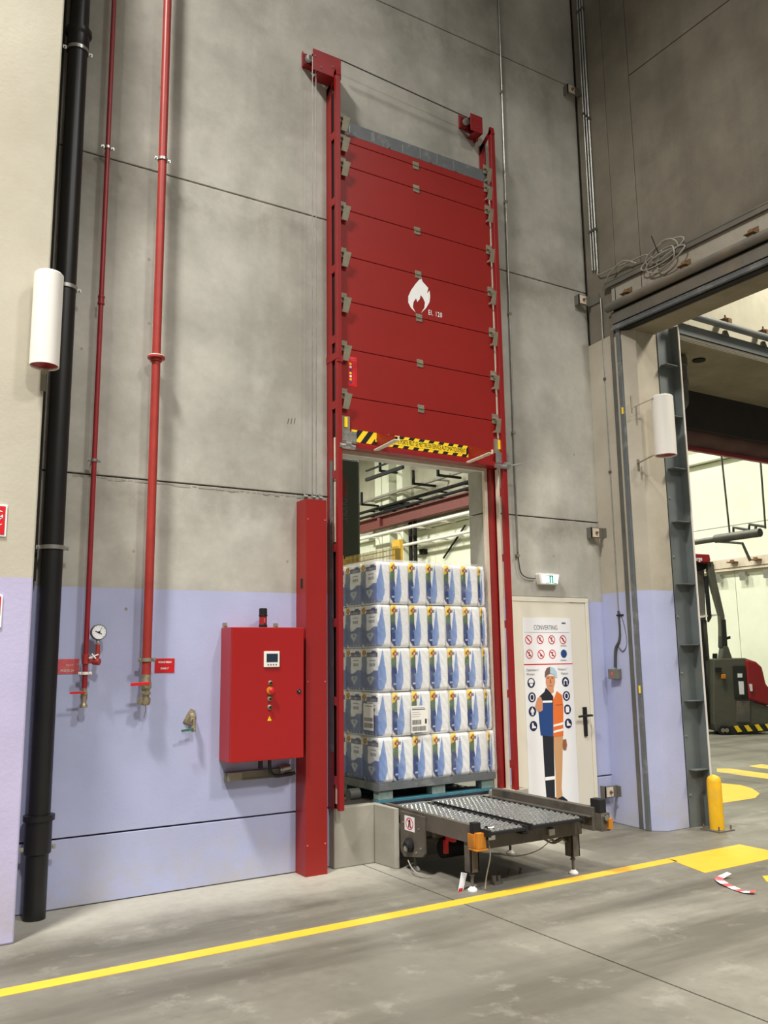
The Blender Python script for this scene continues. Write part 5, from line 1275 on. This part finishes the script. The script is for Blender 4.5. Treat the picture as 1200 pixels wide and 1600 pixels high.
for j in range(nv + 1):
    z = fz0 + (fz1 - fz0) * j / nv; row = []
    lv = ((z - LZ0) / PH) % 1.0; dip = .007 * math.exp(-(min(lv, 1 - lv) / .05) ** 2)
    for k, (x, y, nx_, ny_) in enumerate(per):
        nz = noise.noise(Vector((x * 7, y * 7, z * 16))) * .006 + noise.noise(Vector((x * 22, y * 22, z * 40))) * .003
        if nx_ < 0: nz += abs(noise.noise(Vector((y * 16, 3, z * 26)))) * .014
        kk = (z - fz0) / (fz1 - fz0)
        xx = x + (nx_ * (nz - dip)) - (.055 * kk if nx_ > 0 else (.055 * kk * (x - fx0) / (fx1 - fx0) if ny_ else 0))
        row.append(b.verts.new((xx, y + ny_ * (nz - dip), z)))
    rows.append(row)
n = len(per)
for j in range(nv):
    for k in range(n): q = (k + 1) % n; b.faces.new((rows[j][k], rows[j][q], rows[j + 1][q], rows[j + 1][k]))
b.faces.new(rows[-1])
tag(obj('stretch_film', b, 'film', smooth=True), 'clear crinkled stretch film wound around the tissue packs', 'film')
# shipping labels
def ship_label(p0, p1, lab, X0=None):
    t_ = thing('shipping_label', lab, 'label', ((p0[0] + p1[0]) / 2, LYF - .03, p0[1]))
    x0, z0, x1, z1 = p0[0], p0[1], p1[0], p1[1]; y = LYF - .026
    b = B(); box(b, x0, x1, y, y + .001, z0, z1); obj('paper', b, 'white', t_)
    b = B(); y2 = y - .0006
    for zz, wd in ((.93, .85), (.86, .9), (.76, .5), (.68, .6), (.60, .5)): box(b, x0 + .01, x0 + .01 + (x1 - x0 - .02) * wd, y2, y, z0 + (z1 - z0) * zz - .003, z0 + (z1 - z0) * zz + (.005 if zz in (.86,) else 0))
    obj('print_line', b, 'text', t_)
    b = B(); xx = x0 + .01
    random.seed(3)
    while xx < x1 - .02:
        w_ = random.choice((.002, .004, .006)); box(b, xx, xx + w_, y2, y, z0 + .012, z0 + .05)
        if xx < x0 + (x1 - x0) * .6: box(b, xx, xx + w_, y2, y, z0 + .065, z0 + .105)
        xx += w_ + random.choice((.003, .004))
    box(b, x1 - .03, x1 - .012, y2, y, z0 + .07, z0 + .11); obj('barcode', b, 'pdark', t_)
a, c = PY(643, 1145, LYF - .026), PY(668, 1102, LYF - .026)
ship_label((a.x, a.z), (c.x, c.z), 'white barcode label in the middle of the wrapped load')
# left label on the side face
t_ = thing('shipping_label', 'white barcode label at the left corner of the wrapped load', 'label', (LX0_ - .02, 6.5, 1.0))
xs = LX0_ - .022; a, c = PX(568, 1140, xs), PX(583, 1099, xs)
b = B(); box(b, xs, xs + .001, c.y, a.y, a.z, PX(568, 1099, xs).z); obj('paper', b, 'white', t_)
b = B(); yy = c.y + .008
while yy < a.y - .02:
    w_ = random.choice((.004, .007, .01)); box(b, xs - .0006, xs, yy, yy + w_, a.z + .02, a.z + .06); box(b, xs - .0006, xs, yy, yy + w_, a.z + .075, a.z + .105); yy += w_ + .006
for zz in (.2, .225): box(b, xs - .0006, xs, c.y + .01, a.y - .03, a.z + zz, a.z + zz + .004)
obj('barcode', b, 'pdark', t_)

# ================================================================ HALL SEEN THROUGH THE HATCH
mk = thing('wrapping_machine', 'dark green machine mast with red and grey lettering behind the load', 'machine', (5.4, 10.9, 0))
p = PY(563, 722, 10.5); mz = PY(545, 716, 10.5).z
b = B(); box(b, 4.7, p.x, 10.5, 11.3, 0, mz); obj('mast_panel', b, 'machine', mk, bevel=.04)
b = B(); c = PY(533, 812, 10.5)
zz0 = PY(540, 748, 10.5).z; zmid = PY(540, 776, 10.5).z; zz1 = PY(540, 812, 10.5).z
txt(b, 'ITOM', .115, (PY(531, 776, 10.5).x, 10.498, zz0), (0, 0, -1), (1, 0, 0), width=zz0 - zmid, bold=.02); obj('red_lettering', b, 'truckr', mk)
b = B(); txt(b, 'OUOLL', .115, (PY(531, 776, 10.5).x, 10.498, zmid - .02), (0, 0, -1), (1, 0, 0), width=zmid - zz1); obj('grey_lettering', b, 'text', mk)
b = B(); txt(b, 'packaging systems', .03, (PY(541, 770, 10.5).x, 10.498, zz0), (0, 0, -1), (1, 0, 0), width=(zz0 - zz1) * 1.1); obj('small_lettering', b, 'text', mk)
b = B(); x0 = PY(531, 900, 7.7).x; box(b, x0 - .05, PY(537, 900, 7.75).x, 7.75, 7.83, .4, PY(533, 868, 7.75).z); tag(obj('ochre_post', b, 'yellowbox'), 'ochre yellow post just left of the wrapped load', 'post')
# wire fence
fn = thing('wire_fence', 'wire mesh fence panel with fine tips above the wrapped load', 'fence', (5.0, 8.7, .4))
ft0, ft1 = PX(537, 871, 5.0), PX(622, 851, 5.0)
for yy in (ft1.y, ft0.y):
    b = B(); box(b, 4.98, 5.02, yy - .02, yy + .02, 0, ft0.z - .03); obj('fence_post', b, 'mesh_y', fn)
b = B(); nz = int((ft0.y - ft1.y) / .03)
for i in range(nz): yy = ft1.y + i * .03; cyl(b, (5, yy, .6), (5, yy, ft0.z), .005, 4)
for i in range(20): z = ft0.z - .03 - i * .06; cyl(b, (5, ft1.y, z), (5, ft0.y, z), .005, 4)
o = obj('wire_mesh', b, 'mesh_y', fn); o['kind'] = 'stuff'
HX = 18.3
def hp(x, y, X=HX): return PX(x, y, X)
def along(name, label, cat, x0, y0, x1, y1, r, m, X=HX, square=False):
    a, c = hp(x0, y0, X), hp(x1, y1, X); z = (a.z + c.z) / 2; b = B()
    if square: box(b, X - .1, X + .1, min(a.y, c.y), max(a.y, c.y), z - r, z + r)
    else: cyl(b, (X, a.y, z), (X, c.y, z), r, 12)
    for k_ in range(5):
        yk = a.y + (c.y - a.y) * (k_ + .5) / 5; box(b, X, 18.5, yk - .03, yk + .03, z - .03, z + .03)
    return tag(obj(name, b, m, smooth=not square), label, cat)
along('ceiling_pipe', 'pale grey pipe carried on angle brackets in far hall', 'pipe', 560, 788, 745, 728, .06, 'cable', 17.9)
along('dark_pipe', 'upper of two dark pipes along the far hall wall', 'pipe', 560, 804, 745, 748, .06, 'blackm', 18.0)
along('dark_pipe', 'lower of two dark pipes along the far hall wall', 'pipe', 560, 813, 745, 757, .06, 'blackm', 18.0)
along('white_pipe', 'white pipe running just under the maroon beam', 'pipe', 560, 843, 745, 798, .07, 'white', 17.6)
along('white_pipe', 'thin white pipe low in the far hall on right', 'pipe', 628, 853, 745, 828, .06, 'white', 18.0)
a, c = hp(560, 838, 17.8), hp(745, 782, 17.8)
ib = thing('maroon_beam', 'long maroon steel beam along the far hall wall', 'beam', (17.8, 22, 6))
zb_, zt_ = hp(640, 812, 17.8).z, hp(640, 796, 17.8).z
b = B(); box(b, 17.84, 17.88, c.y, a.y, zb_, zt_); box(b, 17.7, 18.0, c.y, a.y, zt_, zt_ + .04); box(b, 17.7, 18.0, c.y, a.y, zb_ - .04, zb_); obj('web_and_flanges', b, 'maroon', ib)
for x in (594,):
    p = hp(x, 830, 17.8); b = B(); box(b, 17.72, 17.84, p.y - .1, p.y + .1, zb_, zt_); obj('stiffener', b, 'maroon', ib)
for k, (x, y, w_) in enumerate(((606, 800, 11), (595, 850, 10), (628, 790, 9))):
    p, q = hp(x - w_ / 2, y, 18.2), hp(x + w_ / 2, y, 18.2); b = B(); box(b, 18.1, 18.5, q.y, p.y, 0, 11.5)
    sobj('pilaster', b, 'white_wall')
for k, (x, y) in enumerate(((585, 790), (667, 758), (706, 745), (614, 738))):
    p = hp(x, y, 17.9); b = B(); bar(b, (17.3, p.y, p.z - .0), (18.3, p.y, p.z - .0), .08, .08); bar(b, (17.3, p.y, p.z - .04), (17.3, p.y, p.z + .5), .08, .08, (0, 1, 0))
    tag(obj('angle_bracket', b, 'blackm'), 'dark angle bracket ' + ('leftmost under the pale pipe', 'second from right under the pale pipe', 'rightmost under the pale pipe', 'highest, near the bright ceiling panel')[k], 'bracket', 'angle brackets in the far hall')
dd = thing('vertical_duct', 'pair of dark vertical pipes with a bend in the far hall', 'duct', (18.1, 24, 0))
for x in (641, 648):
    p = hp(x, 810, 18.1); b = B(); tube(b, smoothpts([(18.1, p.y, 3.0), (18.1, p.y, hp(x, 806, 18.1).z - .3), (18.1, p.y, hp(x, 800, 18.1).z), (18.1, p.y + .5, hp(x, 796, 18.1).z + .3), (18.1, p.y + 2.2, hp(x, 796, 18.1).z + .35)], 5), .08, 10); obj('bent_pipe', b, 'blackm', dd, smooth=True)
p = hp(620, 853, 17.2); b = B(); box(b, 17.15, 17.3, hp(626, 850, 17.2).y, hp(614, 850, 17.2).y, 0, hp(620, 844, 17.2).z); tag(obj('yellow_box', b, 'yellowbox'), 'yellow box rising behind the top of the load', 'box')
a, c = hp(693, 872, 18.44), hp(727, 821, 18.44); b = B(); cyl(b, a, c, .035, 8); tag(obj('slanted_rod', b, 'blackm'), 'thin black slanted rod in the far hall', 'rod')
p = hp(658, 862, 18.3); b = B(); box(b, 18.3, 18.5, p.y - .13, p.y + .13, p.z - .1, p.z + .1); tag(obj('black_box', b, 'blackm'), 'small black box near the foot of the slanted rod', 'box')
p = hp(714, 783, 18.4); b = B(); box(b, 18.3, 18.5, p.y - .12, p.y + .12, p.z - .2, p.z + .2); tag(obj('wall_box', b, 'blackm'), 'small dark box above the maroon beam', 'box')
# truss under the bright ceiling panel
a, c = hp(572, 750, 16.5), hp(630, 727, 16.5); b = B(); bar(b, a, (c.x, c.y, a.z), .1, .12); bar(b, a + Vector((0, 0, .35)), (c.x, c.y, a.z + .35), .06, .06)
tag(obj('roof_truss', b, 'blackm'), 'dark truss below the bright ceiling panel', 'truss')

# ================================================================ ROOM BEHIND: RAIL, DOOR OPERATOR, REACH TRUCK
rr = thing('wall_rail', 'cream rail with brackets along the top of far white panels', 'rail', (18.4, 13, 3.6))
b = B(); box(b, 18.40, 18.5, 7.2, 20, 3.70, 3.92); box(b, 18.36, 18.44, 7.2, 20, 3.62, 3.67); obj('rail_board', b, 'cream', rr)
for k, y in enumerate((12.1, 12.75, 13.4, 14.1, 11.4)):
    b = B(); box(b, 18.22, 18.4, y - .1, y + .1, 3.80, 3.83); lathe(b, (18.3, y, 3.83), [(.05, 0), (.05, .04)], seg=8); obj('rusty_hanger', b, 'rust', rr)
    b = B(); box(b, 18.34, 18.42, y - .30, y - .14, 3.36, 3.56); obj('roller_bracket', b, 'galv', rr)
# suspended actuator
X3 = 13.0
sa = thing('suspended_boom', 'dark horizontal boom hung from rods above the lift truck', 'boom', (X3, 9, 3))
a, c = hp(1068, 850, X3), hp(1188, 832, X3)
b = B(); cyl(b, a, c, .05, 10); cyl(b, hp(1118, 842, X3), c, .075, 10); obj('tube', b, 'steeld', sa, smooth=True)
b = B()
for (x0, y0, x1, y1) in ((1126, 700, 1140, 832), (1186, 690, 1196, 826)):
    cyl(b, hp(x0, y0, X3), hp(x1, y1, X3), .018, 6)
obj('hanging_rod', b, 'steeld', sa)
b = B()
for pp_ in (((1146, 836), (1146, 824), (1158, 826), (1170, 828)), ((1170, 830), (1171, 819), (1196, 823)), ((1180, 832), (1181, 822))): tube(b, [hp(x, y, X3) for x, y in pp_], .025, 6)
tube(b, [hp(x, y, X3) for x, y in ((1120, 846), (1160, 849), (1172, 876))], .025, 6)
obj('linkage', b, 'steeld', sa)
# reach truck
T0 = PZ(1150, 1146); tx, ty = T0.x, T0.y
ft = thing('lift_truck', 'red and grey lift truck with tall mast in the far room', 'forklift', (tx, ty, 0))
def tp_(x, y, off=0.0):   # point on the vertical plane through the truck, facing the doorway
    d = ray(x, y); n_ = Vector((AF.x, AF.y, 0)).normalized(); t = (Vector((tx, ty, CH)).dot(n_) - 0 + off) / d.dot(n_); return d * t + Vector((0, 0, CH))
nrm = Vector((AF.x, AF.y, 0)).normalized()
def slab(name, pts, d0, d1, m, bevel=.02):
    b = B(); f = [b.verts.new(tp_(x, y) + nrm * d0) for x, y in pts]; k = [b.verts.new(tp_(x, y) + nrm * d1) for x, y in pts]
    b.faces.new(f); b.faces.new(k[::-1])
    for i in range(len(pts)): j = (i + 1) % len(pts); b.faces.new((f[i], k[i], k[j], f[j]))
    return obj(name, b, m, ft, bevel=bevel)
slab('chassis', [(1108, 1030), (1156, 1028), (1168, 1032), (1170, 1095), (1196, 1103), (1199, 1130), (1199, 1140), (1112, 1141), (1108, 1130)], -.25, .6, 'truck')
slab('rear_cover', [(1156, 1030), (1172, 1033), (1182, 1042), (1188, 1068), (1193, 1074), (1194, 1102), (1180, 1098), (1160, 1092)], -.29, .58, 'truckr', .04)
q = slab('side_panel', [(1137, 1040), (1156, 1040), (1160, 1091), (1140, 1091)], -.28, -.2, 'truckb', .01)
for u in (((1144, 1052), (1150, 1052), (1150, 1058), (1144, 1058)), ((1145, 1064), (1152, 1064), (1153, 1084), (1147, 1084)), ((1161, 1068), (1165, 1068), (1166, 1079), (1163, 1079))):
    slab('sticker', u, -.32, -.28, 'paper', 0)
slab('lower_panel', [(1143, 1094), (1163, 1094), (1164, 1127), (1143, 1127)], -.275, -.2, 'steeld', .01)
slab('skirt', [(1128, 1133), (1199, 1128), (1199, 1140), (1130, 1146)], -.3, .5, 'truckb', .01)
for k in range(4):
    x = 1137 + k * 16; slab('yellow_stripe', [(x, 1133 - k), (x + 6, 1132 - k), (x + 13, 1141 - k), (x + 6, 1142 - k)], -.32, -.30, 'yel', 0)
slab('mast_post', [(1090, 890), (1103, 890), (1106, 970), (1094, 970)], .1, .35, 'steel', .01)
slab('mast_post', [(1097, 968), (1107, 968), (1112, 1032), (1100, 1032)], .1, .3, 'truck', .01)
slab('mast_chain', [(1102, 900), (1106, 900), (1112, 965), (1108, 972)], .0, .1, 'blackm', 0)
slab('mast_carriage', [(1084, 968), (1096, 968), (1106, 1132), (1100, 1143), (1086, 1143)], -.1, .4, 'blackm', .01)
slab('mast_head', [(1083, 882), (1103, 880), (1103, 890), (1088, 892)], .0, .4, 'blackm', .02)
slab('red_camera_box', [(1079, 868), (1085, 866), (1106, 867), (1108, 876), (1106, 880), (1081, 879)], -.1, .4, 'truckr', .02)
slab('antenna', [(1088, 864), (1091, 864), (1091, 867), (1088, 867)], .1, .2, 'blackm', 0)
b = B(); c = tp_(1079.5, 877) - nrm * .105; xr = Vector((nrm.y, -nrm.x, 0)); txt(b, 'burge', .09, c, tuple(xr), (0, 0, 1), width=.20, bold=.02, t=.003); obj('lettering', b, 'white_t', ft)
slab('overhead_arm', [(1104, 878), (1113, 878), (1118, 905), (1131, 962), (1134, 1010), (1127, 1010), (1124, 962), (1108, 905)], -.05, .12, 'truck', .01)
slab('arm_grip', [(1126, 968), (1132, 968), (1135, 1012), (1126, 1012)], -.08, .15, 'truckb', .01)
slab('arm_foot', [(1128, 1010), (1135, 1010), (1142, 1030), (1125, 1030)], -.1, .15, 'truck', .01)
slab('cross_bar', [(1087, 963), (1122, 959), (1122, 962), (1087, 966)], .05, .12, 'white', 0)
slab('hook', [(1133, 996), (1140, 994), (1140, 998), (1134, 1000)], -.05, .05, 'blackm', 0)
slab('emergency_stop', [(1119, 1053), (1125, 1053), (1125, 1060), (1119, 1060)], -.32, -.25, 'orange', .01)
slab('socket', [(1110, 1043), (1119, 1043), (1119, 1050), (1110, 1050)], -.29, -.25, 'blackm', 0)
slab('knob', [(1116, 1021), (1121, 1021), (1121, 1029), (1116, 1029)], .0, .1, 'blackm', 0)
for x in (1120, 1126):
    b = B(); c = tp_(x, 1139); r = .085; cyl(b, c - nrm * .33, c - nrm * .25, r, 16); q = obj('wheel', b, 'blackm', ft, smooth=True)
    b = B(); cyl(b, c - nrm * .335, c - nrm * .329, r * .5, 12); obj('wheel_hub', b, 'galvb', q)
